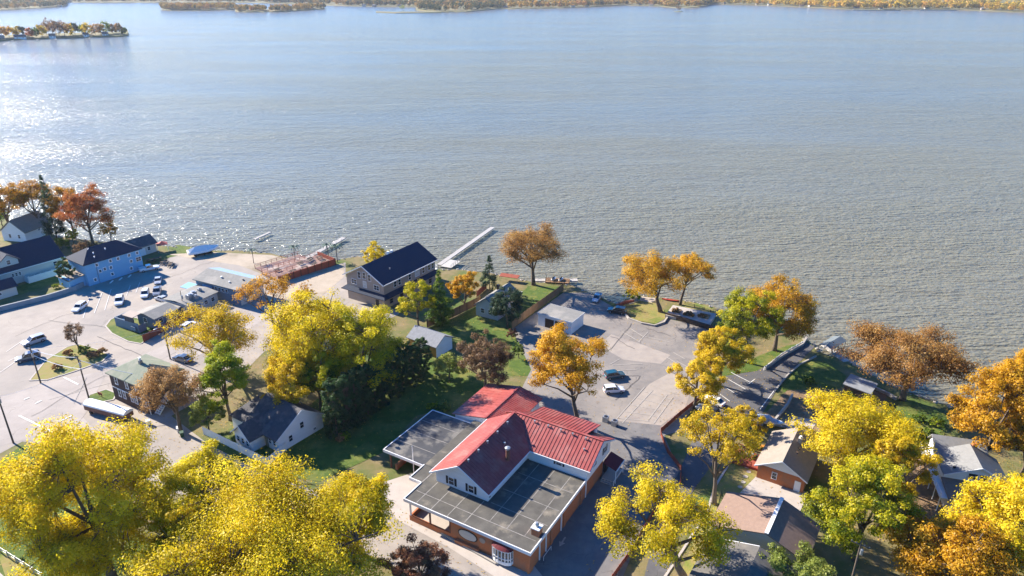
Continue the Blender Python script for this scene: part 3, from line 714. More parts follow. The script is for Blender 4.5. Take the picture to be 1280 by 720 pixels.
# ================================================================== 3 dark brown two storey house
f = Frame('brown_house', 'dark brown two-floor house with white windows and a sage green roof by the junction', 'house', (180, 486), 6.3, 60.0)
mb = MB(); mb.box(.35, 8.4, .35, 11.9, 0, 6.2); f.part('wall', mb, m_darkbrown)
f.part('roof', hip_roof_mb(-.1, 8.9, -.1, 12.4, 6.3, 8.5, 4.2, 'y', .2), m_greenroof)
mb = MB(); mb.box(.33, .45, .33, .45, 0, 6.15); mb.box(.30, .349, .46, 11.9, 3.05, 3.2); f.part('corner_trim', mb, m_trim)
for y in (3.2, 6.4, 9.8): f.window('-x', .35, y, 5.0, .7, 1.5, m_trim, m_glass, t=.14)
for y in (1.4, 4.3, 5.6, 8.1, 9.6): f.window('-x', .35, y, 2.2, .65, 1.5, m_trim, m_glass, t=.14)
for x, z in ((2.6, 4.9), (6.4, 4.9), (6.4, 2.0)): f.window('-y', .35, x, z, .9, 1.5, m_trim, m_glass, t=.14)
mb = MB(); mb.box(3.6, 4.2, 5.8, 6.4, 7.9, 9.0); chm = f.part('chimney', mb, m_stone)
mb = MB(); mb.lathe([(.22, 0), (.22, .5), (.3, .55)], 8, 0, (3.9, 6.1, 9.0)); f.part('flue_cap', mb, m_trim, parent=chm)
mb = MB()
for k in range(9): mb.box(1.0+k*.33, 1.0+(k+1)*.33, -1.3, -.0, .28+k*.3, .34+k*.3)
for y in (-1.32, 0.02): mb.bar((1.0, y, .15), (4.0, y, 2.9), .08, .26)
st = f.part('outside_stairs', mb, m_trim)
mb = MB(); mb.bar((1.0, -1.34, 1.2), (4.0, -1.34, 3.85), .07)
for k in range(5): mb.bar((1.0+k*.74, -1.34, .2+k*.67), (1.0+k*.74, -1.34, 1.2+k*.66), .06)
mb.box(4.0, 5.8, -1.35, .34, 2.85, 3.0); mb.box(5.65, 5.78, -1.3, -1.17, 0, 3.9); f.part('railing', mb, m_trim, parent=st)

# ================================================================== 4 light blue building
f = Frame('blue_house', 'tall light blue building with small white windows and a dark hipped roof', 'house', (112, 358), 0, 55.0)
mb = MB(); mb.box(0, 15.8, 0, 9.6, 0, 6.4); f.part('wall', mb, m_blue)
f.part('roof', hip_roof_mb(-.5, 16.3, -.5, 10.1, 6.5, 9.4, 4.5, 'x'), m_navyroof)
mb = MB(); mb.box(-4.2, -.02, 1.5, 8.0, 0, 2.9); f.part('lean_to_wall', mb, m_blue)
mb = MB(); mb.slab([(-4.6, 1.1, 2.75), (-.03, 1.1, 3.4), (-.03, 8.4, 3.4), (-4.6, 8.4, 2.75)], .15); f.part('lean_to_roof', mb, m_tanroof)
for x, z in ((1.9, 1.4), (6.7, 1.5), (12.2, 1.4), (3.7, 3.4), (5.0, 3.6), (6.7, 3.5), (12.6, 3.5), (3.2, 5.4), (7.0, 5.4), (9.2, 5.4), (12.4, 5.4), (14.8, 5.4)):
    f.window('-y', 0, x, z, .62, .72, m_trim, m_glass, t=.16)
f.window('-y', 0, 14.8, 3.5, 1.4, 1.2, m_trim, m_glass, mull=1)
mb = MB(); mb.bar((2.9, -.05, 0), (2.9, -.05, 6.4), .12); f.part('downspout', mb, m_slateblue)
for x, y, z in ((4, 2.2, 8), (7.5, 2.6, 8.1), (3.5, 1.0, 7.2)): vent(f, x, y, z, .14, .5, m_trim)
mb = MB(); mb.bar((2.0, 3.0, 7.9), (4.0, 4.4, 9.2), .14, .2); f.part('ridge_flashing', mb, m_trim)
for x in (4.4, 7.0, 9.6):
    mb = MB(); mb.bar((x, -2.6, .1), (x+1.4, -1.4, .1), .35, .2)
    o = tag(mb.build('parking_block', m_trim, None), {4.4: 'white concrete parking block nearest the corner of the light blue building', 7.0: 'white concrete parking block in the middle of the three below the light blue wall', 9.6: 'white concrete parking block farthest along the light blue wall'}[x], 'parking block', 'parking blocks')
    o.location = f.e.location; o.rotation_euler = f.e.rotation_euler

# ================================================================== 5 grey boathouse next to it
f = Frame('boathouse', 'small pale boathouse with a brown-grey roof on the shore beyond the light blue building', 'boathouse', (197, 314), 0, 58.0)
mb = MB(); gable_wall(mb, -8.5, -.1, .1, 5.9, 0, 3.0, 4.9, 'x'); f.part('wall', mb, m_cream)
f.part('roof', gable_roof_mb(-9, .4, -.4, 6.4, 2.95, 5.15, 'x'), m_dkgreyroof)
f.window('-y', .1, -2.5, 1.7, .9, 1.1, m_trim, m_glass); f.door('-y', .1, -5, 2.4, 2.2, m_trim)

# ================================================================== 6 long white house with navy roof
f = Frame('long_white_house', 'long white house with a broad navy roof and a white dormer behind the lawn', 'house', (81, 320), 4.2, 55.0)
mb = MB(); gable_wall(mb, -32, -.5, .4, 13, 0, 4.1, 9.0, 'x'); f.part('wall', mb, m_cream)
f.part('roof', gable_roof_mb(-32.6, .0, -.2, 13.6, 4.1, 9.4, 'x'), m_navyroof)
mb = MB(); mb.bar((-.0, -.26, 4.0), (-32.6, -.26, 4.0), .1, .2); f.part('eave_trim', mb, m_trim)
mb = MB(); gable_wall(mb, -16.2, -11.4, 1.4, 6.5, 4.5, 6.6, 8.5, 'y'); dm = f.part('dormer', mb, m_cream)
f.part('dormer_roof', gable_roof_mb(-16.7, -10.9, .9, 6.6, 6.55, 8.8, 'y'), m_navyroof, parent=dm)
f.window('-y', 1.4, -13.8, 6.3, .9, 1.2, m_trim, m_glass)
f.window('-y', .4, -2.8, 2.7, 1.0, 1.2, m_trim, m_glass)
for x in (-12.2, -13.1, -14.0): f.window('-y', .4, x, 2.7, .5, .9, m_trim, m_glass)
mb = MB(); mb.box(-11.5, -.5, -2.2, .38, 0, .35)
mb.box(-11.5, -.5, -2.3, -2.2, 0, 1.9); mb.box(-11.6, -11.5, -2.3, .38, 0, 1.9); mb.box(-.5, -.4, -2.3, .38, 0, 1.9)
for k in range(8): mb.box(-11.4+k*1.55, -11.25+k*1.55, -2.34, -2.2, 0, 2.2)
f.part('porch', mb, m_trim)
# 7 little shed
f = Frame('navy_roof_shed', 'little white shed with a navy roof at the left edge beside the lawn', 'shed', (23, 368), 0, 52.0)
mb = MB(); gable_wall(mb, -7, 0, 0, 4.6, 0, 2.6, 4.2, 'x'); f.part('wall', mb, m_cream)
f.part('roof', gable_roof_mb(-7.4, .4, -.4, 5.0, 2.6, 4.45, 'x'), m_navyroof); f.window('-y', 0, -4.0, 1.5, .7, .7, m_trim, m_glass)
# 8 white gabled house at the far left and small blue-roofed house
f = Frame('white_gabled_house', 'white gabled house with a pale tan roof among the trees at the far left', 'house', (34, 303), 0, -12.0)
mb = MB(); gable_wall(mb, -9, 0, 0, 11, 0, 3.4, 6.9, 'y'); f.part('wall', mb, m_white)
f.part('roof', gable_roof_mb(-9.6, .5, -.4, 11.4, 3.3, 7.2, 'y'), m_tanroof)
f.window('-y', 0, -2.5, 1.8, .8, 1.2, m_trim, m_glass); f.window('-y', 0, -6, 1.8, .8, 1.2, m_trim, m_glass)
f = Frame('blue_roof_cabin', 'small cabin with a blue roof half hidden behind the trunks at far left', 'cabin', (51, 296), 0, 20.0)
mb = MB(); gable_wall(mb, -5, 0, 0, 5, 0, 2.6, 4.4, 'x'); f.part('wall', mb, m_white)
f.part('roof', gable_roof_mb(-5.4, .4, -.4, 5.4, 2.6, 4.65, 'x'), m_slateblue); f.window('-y', 0, -2, 1.5, .8, .9, m_trim, m_glass)

# ================================================================== 9 lakeside bar: three joined blocks
f = Frame('lakeside_bar', 'low slate blue lakeside bar of three joined blocks with grey roofs behind a red fence', 'bar', (196, 412), 0, 63.0)
mb = MB(); gable_wall(mb, .0, 6.4, .0, 6.4, 0, 3.0, 3.7, 'x'); mb.box(6.41, 8.4, 1, 6, 0, 2.6); f.part('wall', mb, m_slateblue)
f.part('roof', gable_roof_mb(-.6, 6.6, -.7, 7.0, 3.15, 3.95, 'x'), m_greyroof)
mb = MB(); mb.slab([(6.62, .6, 2.7), (8.3, .6, 2.7), (8.3, 6.4, 2.9), (6.62, 6.4, 2.9)], .12); f.part('link_roof', mb, m_greyroof)
mb = MB(); mb.box(-3.3, -3.1, 1.9, 10.5, 0, 2.5); mb.box(-3.1, -.1, 10.3, 10.5, 0, 2.5); mb.box(-3.1, -1.2, 1.9, 2.1, 0, 2.0); f.part('screen_wall', mb, m_slateblue)
mb = MB(); mb.box(-3.36, -3.14, 3.2, 6.4, 2.51, 4.1); f.part('sign_panel', mb, m_dkgreyroof, label='blank dark sign board on the slate blue screen wall')
mb = MB(); mb.slab([(-3.6, 2.9, 4.1), (-1.2, 2.9, 4.35), (-1.2, 6.7, 4.35), (-3.6, 6.7, 4.1)], .12); f.part('sign_roof', mb, m_tan)
mb = MB(); mb.box(-2.9, -.4, 7.5, 9.9, 0, 1.6); f.part('store_box', mb, m_cream)
f.window('-x', .0, 3.6, 1.8, 1.1, 1.1, m_trim, m_glass); f.window('-y', .0, 1.6, 1.8, 1.0, 1.1, m_trim, m_glass); f.window('-y', .0, 4.6, 1.8, 1.6, 1.1, m_trim, m_glass, mull=1)
mb = MB(); mb.box(8.42, 18.0, -1.2, 7.0, 0, 3.2); f.part('wall', mb, m_cream)
mb = MB(); mb.slab([(8.31, -1.6, 3.3), (18.3, -1.6, 3.3), (18.3, 2.8, 3.75), (8.31, 2.8, 3.75)], .14); mb.slab([(8.31, 2.801, 3.75), (18.3, 2.801, 3.75), (18.3, 7.5, 3.3), (8.31, 7.5, 3.3)], .14)
f.part('roof', mb, m_greyroof)
for x, y, s in ((11.4, .9, .8), (13.0, 1.6, .75), (12.2, -.3, .5), (15.9, 2.6, .45)):
    mb = MB(); mb.box(x-s, x+s, y-s*.8, y+s*.8, 3.4, 3.7+s*1.3); mb.lathe([(s*.6, 0), (s*.6, .2)], 10, 0, (x, y, 3.7+s*1.3)); f.part('rooftop_unit', mb, m_steel)
for x in (9.8, 12, 14.2, 16.4): f.window('-y', -1.2, x, 1.8, 1.0, 1.0, m_trim, m_glass)
mb = MB(); mb.extr([(19.5, 0), (19.5, 4.5), (24.4, 5.6), (27.6, 4.6), (27.6, 0)], 'y', -7.9, 8.2); f.part('wall', mb, m_slateblue)
mb = MB(); mb.extr([(19.52, 0), (19.52, 4.45), (24.4, 5.55), (27.58, 4.55), (27.58, 0)], 'y', -8.0, -7.91); f.part('end_wall', mb, m_cream)
mb = MB(); mb.extr([(18.9, 4.45), (18.9, 4.65), (24.4, 5.95), (24.4, 5.7)], 'y', -8.4, 8.7); f.part('roof', mb, m_greyroof)
mb = MB(); mb.extr([(24.401, 5.7), (24.401, 5.95), (28.2, 4.75), (28.2, 4.55)], 'y', -8.4, 8.7); f.part('rear_roof', mb, mat('pale_blue_metal', (0.30, 0.40, 0.47), (0.25, 0.34, 0.40), rough=.5))
for y in (-3.2, -1.9, -.6, .7): f.window('-x', 19.5, y, 3.3, .8, .9, m_trim, m_glass)
mb = MB(); mb.box(19.3, 19.49, 2.2, 5.6, .3, 3.6); f.part('blue_panel', mb, m_blue)
f.window('-y', -8.0, 23, 2.2, 1.2, 1.3, m_trim, m_glass)
mb = MB(); mb.slab([(16.5, 7.6, 2.9), (19.4, 7.6, 3.2), (19.4, 11.0, 3.2), (16.5, 11.0, 2.9)], .12); f.part('awning', mb, m_blue)
vent(f, 22, 1.0, 5.1, .2, .7, m_trim); vent(f, 21, -3, 4.9, .16, .6, m_trim); vent(f, 23, -6, 5.3, .16, .6, m_shutter)

# ================================================================== 10 white garage in the car park
f = Frame('white_garage', 'white box garage with a flat grey roof beside the restaurant car park', 'garage', (715, 403), 3.4, 57.0)
mb = MB(); mb.box(.15, 6.3, .15, .35, 0, 3.1); mb.box(6.1, 6.3, .35, 9.5, 0, 3.1); mb.box(.35, 6.1, 9.3, 9.5, 0, 3.1)
mb.box(.15, .35, .35, 2.2, 0, 3.1); mb.box(.15, .35, 7.6, 9.5, 0, 3.1); mb.box(.15, .35, 2.2, 7.6, 2.5, 3.1); mb.box(.16, .34, 4.8, 5.05, 0, 2.5)
f.part('wall', mb, m_white)
mb = MB(); mb.prism([(0, 0), (6.5, 0), (6.5, 9.65), (0, 9.65)], 3.1, 3.38); f.part('roof', mb, m_greyroof)
mb = MB(); mb.box(-.04, 0, -.04, 9.7, 3.05, 3.42); mb.box(0, 6.54, -.04, 0, 3.05, 3.42); mb.box(6.5, 6.54, 0, 9.7, 3.05, 3.42); mb.box(0, 6.5, 9.651, 9.7, 3.05, 3.42); f.part('fascia', mb, m_trim)
mb = MB(); mb.box(.28, .33, 2.21, 4.79, 1.4, 2.49); f.part('garage_door', mb, m_dkwood); mb = MB(); mb.box(.28, .33, 5.06, 7.59, .02, 2.49); f.part('garage_door', mb, m_dkwood)

# ================================================================== 11 mustard garage under the trees
f = Frame('mustard_garage', 'small mustard yellow garage with leaf-shadowed grey shingles between the hedge and the wooden fence', 'garage', (545, 434), 3.0, 55.0)
mb = MB(); gable_wall(mb, .3, 5.9, .3, 8.6, 0, 2.95, 4.5, 'y'); mb2 = MB()
f.part('wall', mb, m_mustard)
f.part('roof', gable_roof_mb(-.1, 6.3, -.1, 9.0, 2.9, 4.75, 'y'), mat('bluegrey_shingle', (0.24, 0.25, 0.265), (0.18, 0.185, 0.20), scale=1.6, rough=.9))
mb = MB(); mb.extr([(.32, .0), (.32, 2.9), (3.1, 4.45), (5.88, 2.9), (5.88, 0)], 'y', .24, .298); f.part('gable_end', mb, m_white)
f.window('-x', .3, 4.6, 1.8, 1.2, .8, m_trim, m_glass, mull=1); f.door('-y', .24, 3.1, 2.4, 2.1, m_trim)

# ================================================================== 12 grey cottage on the shore lawn
f = Frame('grey_cottage', 'small grey-roofed cottage half hidden behind a dark evergreen near the shore', 'cottage', (622, 401), 0, 60.0)
mb = MB(); gable_wall(mb, 0, 11, 0, 6.4, 0, 3.2, 5.4, 'x'); f.part('wall', mb, m_cream)
f.part('roof', gable_roof_mb(-.4, 11.4, -.4, 6.8, 3.1, 5.65, 'x'), m_greyroof)
mb = MB(); mb.box(6.6, 7.2, 3.6, 4.2, 4.9, 6.5); f.part('chimney', mb, m_shutter)
f.window('-x', 0, 4.4, 1.8, 1.0, 1.2, m_trim, m_glass); f.window('-x', 0, 2.2, 1.8, 1.0, 1.2, m_trim, m_glass); f.window('-y', 0, 3, 1.8, 1.0, 1.1, m_trim, m_glass)
mb = MB(); mb.slab([(11.45, .6, 2.9), (14, .6, 2.5), (14, 5, 2.5), (11.45, 5, 2.9)], .1)
for y in (.8, 4.8): mb.bar((13.8, y, 0), (13.8, y, 2.45), .1)
f.part('porch_roof', mb, m_cream)

# ================================================================== 13 white cottage with picket fence
f = Frame('white_cottage', 'small white cottage with dark shingles and a cross gable behind a white fence', 'cottage', (358, 562), 0, 54.0)
mb = MB(); gable_wall(mb, -1.4, 8.6, .0, 9.5, 0, 3.0, 6.2, 'y', ridge=4.2); gable_wall(mb, -4.2, 4.0, 4.2, 9.0, 0, 2.8, 4.9, 'x'); f.part('wall', mb, m_white)
mb = gable_roof_mb(-1.9, 9.1, -.15, 9.9, 2.85, 6.45, 'y', ridge=4.2); f.part('roof', mb, m_dkgreyroof)
f.part('front_roof', gable_roof_mb(-4.7, 4.0, 3.8, 9.4, 2.7, 5.15, 'x'), m_dkgreyroof)
mb = MB(); mb.slab([(-1.9, 9.9, 3.2), (5, 9.9, 4.2), (5, 14, 4.0), (-1.9, 14, 3.0)], .15); f.part('rear_roof', mb, m_dkgreyroof)
mb = MB(); mb.box(-1.6, 4.8, 9.51, 13.7, 0, 3.0); f.part('rear_wall', mb, m_white)
for y in (5.2, 6.6, 8.0): f.window('-x', -4.2, y, 1.6, .7, 1.1, m_trim, m_glass)
for y in (1.2, 2.5): f.window('-x', -1.4, y, 1.7, .7, 1.0, m_trim, m_glass)
for x, z in ((1.2, 1.8), (3.9, 3.2)): f.window('-y', 0, x, z, .75, 1.2, m_trim, m_glass)
f.window('-y', 0, 6.6, .9, .6, .4, m_trim, m_glass); f.door('-x', -1.4, 3.5, .9, 2.0, m_greenroof)
mb = MB(); mb.bar((-4.76, 3.8, 2.6), (-4.76, 6.6, 5.05), .08, .2); mb.bar((-4.76, 9.4, 2.6), (-4.76, 6.6, 5.05), .08, .2); f.part('eave_trim', mb, m_trim); mb = MB(); mb.bar((-1.9, -.2, 2.75), (4.2, -.2, 6.3), .08, .2); mb.bar((9.1, -.2, 2.75), (4.2, -.2, 6.3), .08, .2); f.part('eave_trim', mb, m_trim)

# ================================================================== 14 brick-gabled house on the right
f = Frame('tan_roof_house', 'tan-roofed house with an orange brick gable end beside the red deck', 'house', (1003, 617), 0, 57.0)
mb = MB(); mb.box(0, 10.5, 0, 7.6, 0, 2.9); f.part('wall', mb, m_brick)
mb = MB(); mb.extr([(.02, 2.9), (3.8, 5.1), (7.58, 2.9)], 'x', .02, 10.4); f.part('gable_end', mb, m_white)
f.part('roof', gable_roof_mb(-.7, 11, -.5, 8.1, 2.9, 5.35, 'x'), m_tanroof)
mb = MB(); mb.bar((-.76, -.5, 2.8), (-.76, 3.8, 5.25), .08, .2); mb.bar((-.76, 8.1, 2.8), (-.76, 3.8, 5.25), .08, .2); f.part('eave_trim', mb, m_trim)
f.window('-x', 0, 4.8, 1.6, .7, 1.2, m_trim, m_glass); f.door('-x', 0, 1.0, 1.0, 2.0, m_trim)
mb = MB(); mb.box(6.9, 7.6, 2.4, 3.1, 4.2, 5.7); chm = f.part('chimney', mb, m_stone)
mb = MB(); mb.lathe([(.2, 0), (.2, .4)], 8, 0, (7.25, 2.75, 5.7)); f.part('flue_cap', mb, m_trim, parent=chm)
for x in (4.2, 5.6): 
    mb = MB(); mb.box(x-.2, x+.2, 2.3, 3.0, 4.3, 4.75); f.part('roof_vent', mb, m_dkwood)
# ================================================================== 15 brown roofed house
f = Frame('brown_roof_house', 'house with a pinkish brown roof and a white ridge cap', 'house', (958, 667), 5.7, 57.0)
mb = MB(); gable_wall(mb, .4, 8.4, -5.4, 7.6, 0, 3.3, 5.3, 'x', ridge=0); f.part('wall', mb, m_cream)
f.part('roof', gable_roof_mb(0, 9.0, -6.0, 8.2, 3.3, 5.7, 'x', ridge=0), m_brownroof)
mb = MB(); mb.bar((-.02, 0, 5.76), (9.02, 0, 5.76), .55, .14); f.part('ridge_cap', mb, m_trim)
f.window('-x', .4, 3, 1.8, 1, 1.1, m_trim, m_glass); f.window('-y', -5.4, 4, 1.8, 1, 1.1, m_trim, m_glass)
# ================================================================== 16 grey roof in the foreground
f = Frame('grey_roof_house', 'house with a plain grey shingle roof at the bottom edge below the pinkish brown roof', 'house', (887, 671), 3.4, 57.0)
mb = MB(); gable_wall(mb, -16, -.4, -12.5, -.5, 0, 3.3, 4.9, 'x', ridge=-7.0); f.part('wall', mb, m_cream)
f.part('roof', gable_roof_mb(-16.5, 0, -13, 0, 3.4, 5.2, 'x', ridge=-7.0), mat('weathered_shingle', (0.135, 0.125, 0.112), (0.10, 0.094, 0.085), scale=2.2, rough=.95, c3=(0.16, 0.145, 0.125), scale3=.4))
mb = MB(); mb.bar((.05, 0, 3.35), (.05, -7.0, 5.13), .09, .2); f.part('eave_trim', mb, m_trim)
f.window('-y', -12.5, -5, 1.8, 1, 1.1, m_trim, m_glass)
# ================================================================== 17 white house with pale grey roofs, far right
f = Frame('white_lake_house', 'narrow white house with pale grey cross-gabled roofs among the orange trees at right', 'house', (1178, 633), 0, -16.0)
m_palegrey = mat('pale_grey_shingle', (0.225, 0.225, 0.22), (0.18, 0.18, 0.175), scale=1.6, rough=.9)
mb = MB(); gable_wall(mb, .1, 7.6, 8.3, 12.6, 0, 4.4, 5.5, 'x', ridge=11.6); mb.extr([(.3, 0), (.3, 4.2), (5.0, 6.2), (9.0, 4.2), (9.0, 0)], 'y', 3.2, 8.29); f.part('wall', mb, m_white)
f.part('roof', gable_roof_mb(-.2, 8.0, 7.7, 13.2, 4.5, 6.2, 'x', ridge=11.6), m_palegrey)
mb = MB(); mb.extr([(-.1, 4.1), (-.1, 4.3), (5.0, 6.6), (9.5, 4.3), (9.5, 4.1), (5.0, 6.35)], 'y', 2.7, 9.6); f.part('front_roof', mb, m_palegrey)
mb = MB(); mb.bar((-.1, 2.66, 4.22), (5.0, 2.66, 6.5), .08, .22); mb.bar((9.5, 2.66, 4.22), (5.0, 2.66, 6.5), .08, .22); f.part('eave_trim', mb, m_trim)
f.part('low_roof', MB().slab([(-.2, -2.6, 2.9), (9.0, -2.6, 2.9), (9.0, 3.18, 3.5), (-.2, 3.18, 3.5)], .2), m_brownroof)
mb = MB(); mb.box(.05, 8.6, -2.2, 3.1, 0, 2.7); f.part('low_wall', mb, m_cream)
mb = MB(); mb.lathe([(.22, 0), (.22, .35)], 10, 0, (1.6, 4.0, 4.9)); f.part('roof_vent', mb, m_black)
mb = MB(); mb.box(5.4, 6.1, 9.3, 10.0, 4.8, 6.8); f.part('chimney', mb, m_brick)
for x in (4.2, 5.8): f.window('-y', 3.2, x, 4.45, 1.3, 1.1, m_trim, m_glass)
mb = MB(); mb.box(-1.3, -.05, -1.5, 12.5, 2.6, 2.75); mb.bar((-1.25, -1.5, 3.6), (-1.25, 12.5, 3.6), .08)
for k in range(6): mb.bar((-1.25, -1.4+k*2.75, 0), (-1.25, -1.4+k*2.75, 3.6), .1)
f.part('balcony', mb, m_trim)
# ================================================================== 18 grey shed and lean-to near the shore
f = Frame('grey_shed', 'low shed with a pale flat roof beside the wide russet tree', 'shed', (1084, 505), 0, 50.0)
mb = MB(); mb.box(0, 4.6, 0, 4.8, 0, 2.5); f.part('wall', mb, m_dkwood)
f.part('roof', MB().slab([(-.3, -.3, 2.6), (4.9, -.3, 2.6), (4.9, 5.1, 2.9), (-.3, 5.1, 2.9)], .16), mat('pale_flat_roof', (0.27, 0.28, 0.29), (0.21, 0.22, 0.23), rough=.8)); f.door('-y', 0, 2.2, .9, 2, m_trim)
# ------------------------------------------------------------------ trees
PAL = {
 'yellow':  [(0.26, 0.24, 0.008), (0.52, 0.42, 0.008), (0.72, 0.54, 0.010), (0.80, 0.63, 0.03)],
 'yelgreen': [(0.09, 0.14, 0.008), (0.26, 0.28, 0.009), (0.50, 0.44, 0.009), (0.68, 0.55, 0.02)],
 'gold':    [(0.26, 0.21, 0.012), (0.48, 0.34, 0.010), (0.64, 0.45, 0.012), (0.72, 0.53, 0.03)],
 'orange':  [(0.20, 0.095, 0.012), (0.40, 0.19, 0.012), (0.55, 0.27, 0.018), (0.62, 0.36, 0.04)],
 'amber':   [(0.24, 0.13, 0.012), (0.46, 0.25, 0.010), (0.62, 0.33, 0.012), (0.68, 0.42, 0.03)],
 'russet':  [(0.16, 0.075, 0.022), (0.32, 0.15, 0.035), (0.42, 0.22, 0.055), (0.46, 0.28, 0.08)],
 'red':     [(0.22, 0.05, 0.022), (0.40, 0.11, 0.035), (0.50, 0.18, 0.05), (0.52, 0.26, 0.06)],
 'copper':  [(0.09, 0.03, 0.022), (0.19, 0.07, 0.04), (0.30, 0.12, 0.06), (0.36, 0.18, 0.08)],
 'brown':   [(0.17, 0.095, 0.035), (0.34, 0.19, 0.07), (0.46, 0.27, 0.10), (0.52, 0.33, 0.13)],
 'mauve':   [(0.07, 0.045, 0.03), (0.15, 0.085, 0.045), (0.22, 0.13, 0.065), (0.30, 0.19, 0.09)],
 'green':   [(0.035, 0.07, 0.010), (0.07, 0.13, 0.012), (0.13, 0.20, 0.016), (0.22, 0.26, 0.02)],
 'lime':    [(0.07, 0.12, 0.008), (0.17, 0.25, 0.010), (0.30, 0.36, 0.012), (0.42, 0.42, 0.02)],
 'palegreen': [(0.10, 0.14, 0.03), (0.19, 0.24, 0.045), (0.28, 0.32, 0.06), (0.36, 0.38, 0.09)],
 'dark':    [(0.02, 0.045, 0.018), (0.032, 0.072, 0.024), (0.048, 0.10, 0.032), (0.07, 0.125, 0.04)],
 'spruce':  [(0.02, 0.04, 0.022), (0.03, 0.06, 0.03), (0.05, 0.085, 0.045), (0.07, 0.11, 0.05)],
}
m_bark = mat('grey_bark', (0.15, 0.115, 0.085), (0.085, 0.066, 0.05), scale=3, rough=0.95, stretch=(1, 1, .3))
m_palebark = mat('pale_bark', (0.36, 0.31, 0.26), (0.24, 0.205, 0.17), scale=3, rough=0.95, stretch=(1, 1, .3))

def leaf_mesh(name, pos, nor, size, hue, aspect=0.62, rng=None):
    n = len(pos)
    r = rng.normal(size=(n, 3)); a = np.cross(nor, r); a /= np.linalg.norm(a, axis=1)[:, None]+1e-9
    b = np.cross(nor, a)
    s = size[:, None]
    bend = nor*s*0.18
    v = np.empty((n, 4, 3))
    v[:, 0] = pos-a*s; v[:, 1] = pos-b*s*aspect+bend; v[:, 2] = pos+a*s; v[:, 3] = pos+b*s*aspect+bend
    me = bpy.data.meshes.new(name)
    me.vertices.add(n*4); me.vertices.foreach_set('co', v.reshape(-1).astype(np.float32))
    me.loops.add(n*4); me.loops.foreach_set('vertex_index', np.arange(n*4, dtype=np.int32))
    me.polygons.add(n); me.polygons.foreach_set('loop_start', np.arange(0, n*4, 4, dtype=np.int32))
    at = me.attributes.new('hue', 'FLOAT', 'FACE'); at.data.foreach_set('value', hue.astype(np.float32))
    me.update(calc_edges=True); me.validate()
    return me

def crown_cloud(rng, K, c, R_, a, lob, shape, low=-0.55):
    """clump centres in a lobed ellipsoid / cone"""
    P = []; D = []
    ph = rng.uniform(0, 2*PI, 6); fr = rng.integers(2, 5, 6)
    B = None
    if shape in ('round', 'umbrella') and K > 90:      # big crowns hang on separate boughs
        nb = int(13+R_*1.1); B = []
        while len(B) < nb:
            d = rng.normal(size=3); d /= np.linalg.norm(d)
            if d[2] < low: continue
            az = math.atan2(d[1], d[0]); k = 1+lob*.8*math.sin(fr[0]*az+ph[0]+2*d[2])
            q = d*rng.uniform(.58, .86)*k
            if all(np.linalg.norm(q-p) > .26 for p in B) or rng.uniform() < .02: B.append(q)
    while len(P) < K:
        if B is not None and rng.uniform() < .88:
            q = B[rng.integers(len(B))]; d = rng.normal(size=3); d /= np.linalg.norm(d)
            p = q+d*rng.uniform()**.42*np.array([.33, .33, .30])
            if p[2] < low*1.15: continue
            P.append(c+p*np.array([R_, R_, a])); e = p/(np.linalg.norm(p)+1e-6); D.append(.6*e+.4*d); continue
        d = rng.normal(size=3); d /= np.linalg.norm(d)
        if shape == 'cone':
            t = rng.uniform(0, 1)**1.25; th = rng.uniform(0, 2*PI)
            rr = R_*(1-t)**.85*(.55+.45*rng.uniform())*(0.85+.3*math.sin(7*t*PI)**2)
            P.append(c+np.array([rr*math.cos(th), rr*math.sin(th), -a+2*a*t])); D.append(np.array([math.cos(th), math.sin(th), .35])); continue
        if shape == 'hedge':
            t = rng.uniform(-1, 1); th = rng.uniform(0, 2*PI); rr = R_*(1-.35*max(0, t)**2)*rng.uniform()**.35
            P.append(c+np.array([rr*math.cos(th), rr*math.sin(th), a*t])); D.append(np.array([math.cos(th), math.sin(th), .3])); continue
        if d[2] < low: continue
        az = math.atan2(d[1], d[0])
        k = 1+lob*(0.5*math.sin(fr[0]*az+ph[0])+0.5*math.sin(fr[1]*az+ph[1]+3*d[2])+0.6*math.sin(5*d[2]+ph[2]+2*az))
        f = rng.uniform()**(1/2.9)
        if shape == 'umbrella': d = np.array([d[0], d[1], abs(d[2])*.9-.12])
        P.append(c+d*f*k*np.array([R_, R_, a])); D.append(d)
    return np.array(P), np.array(D)

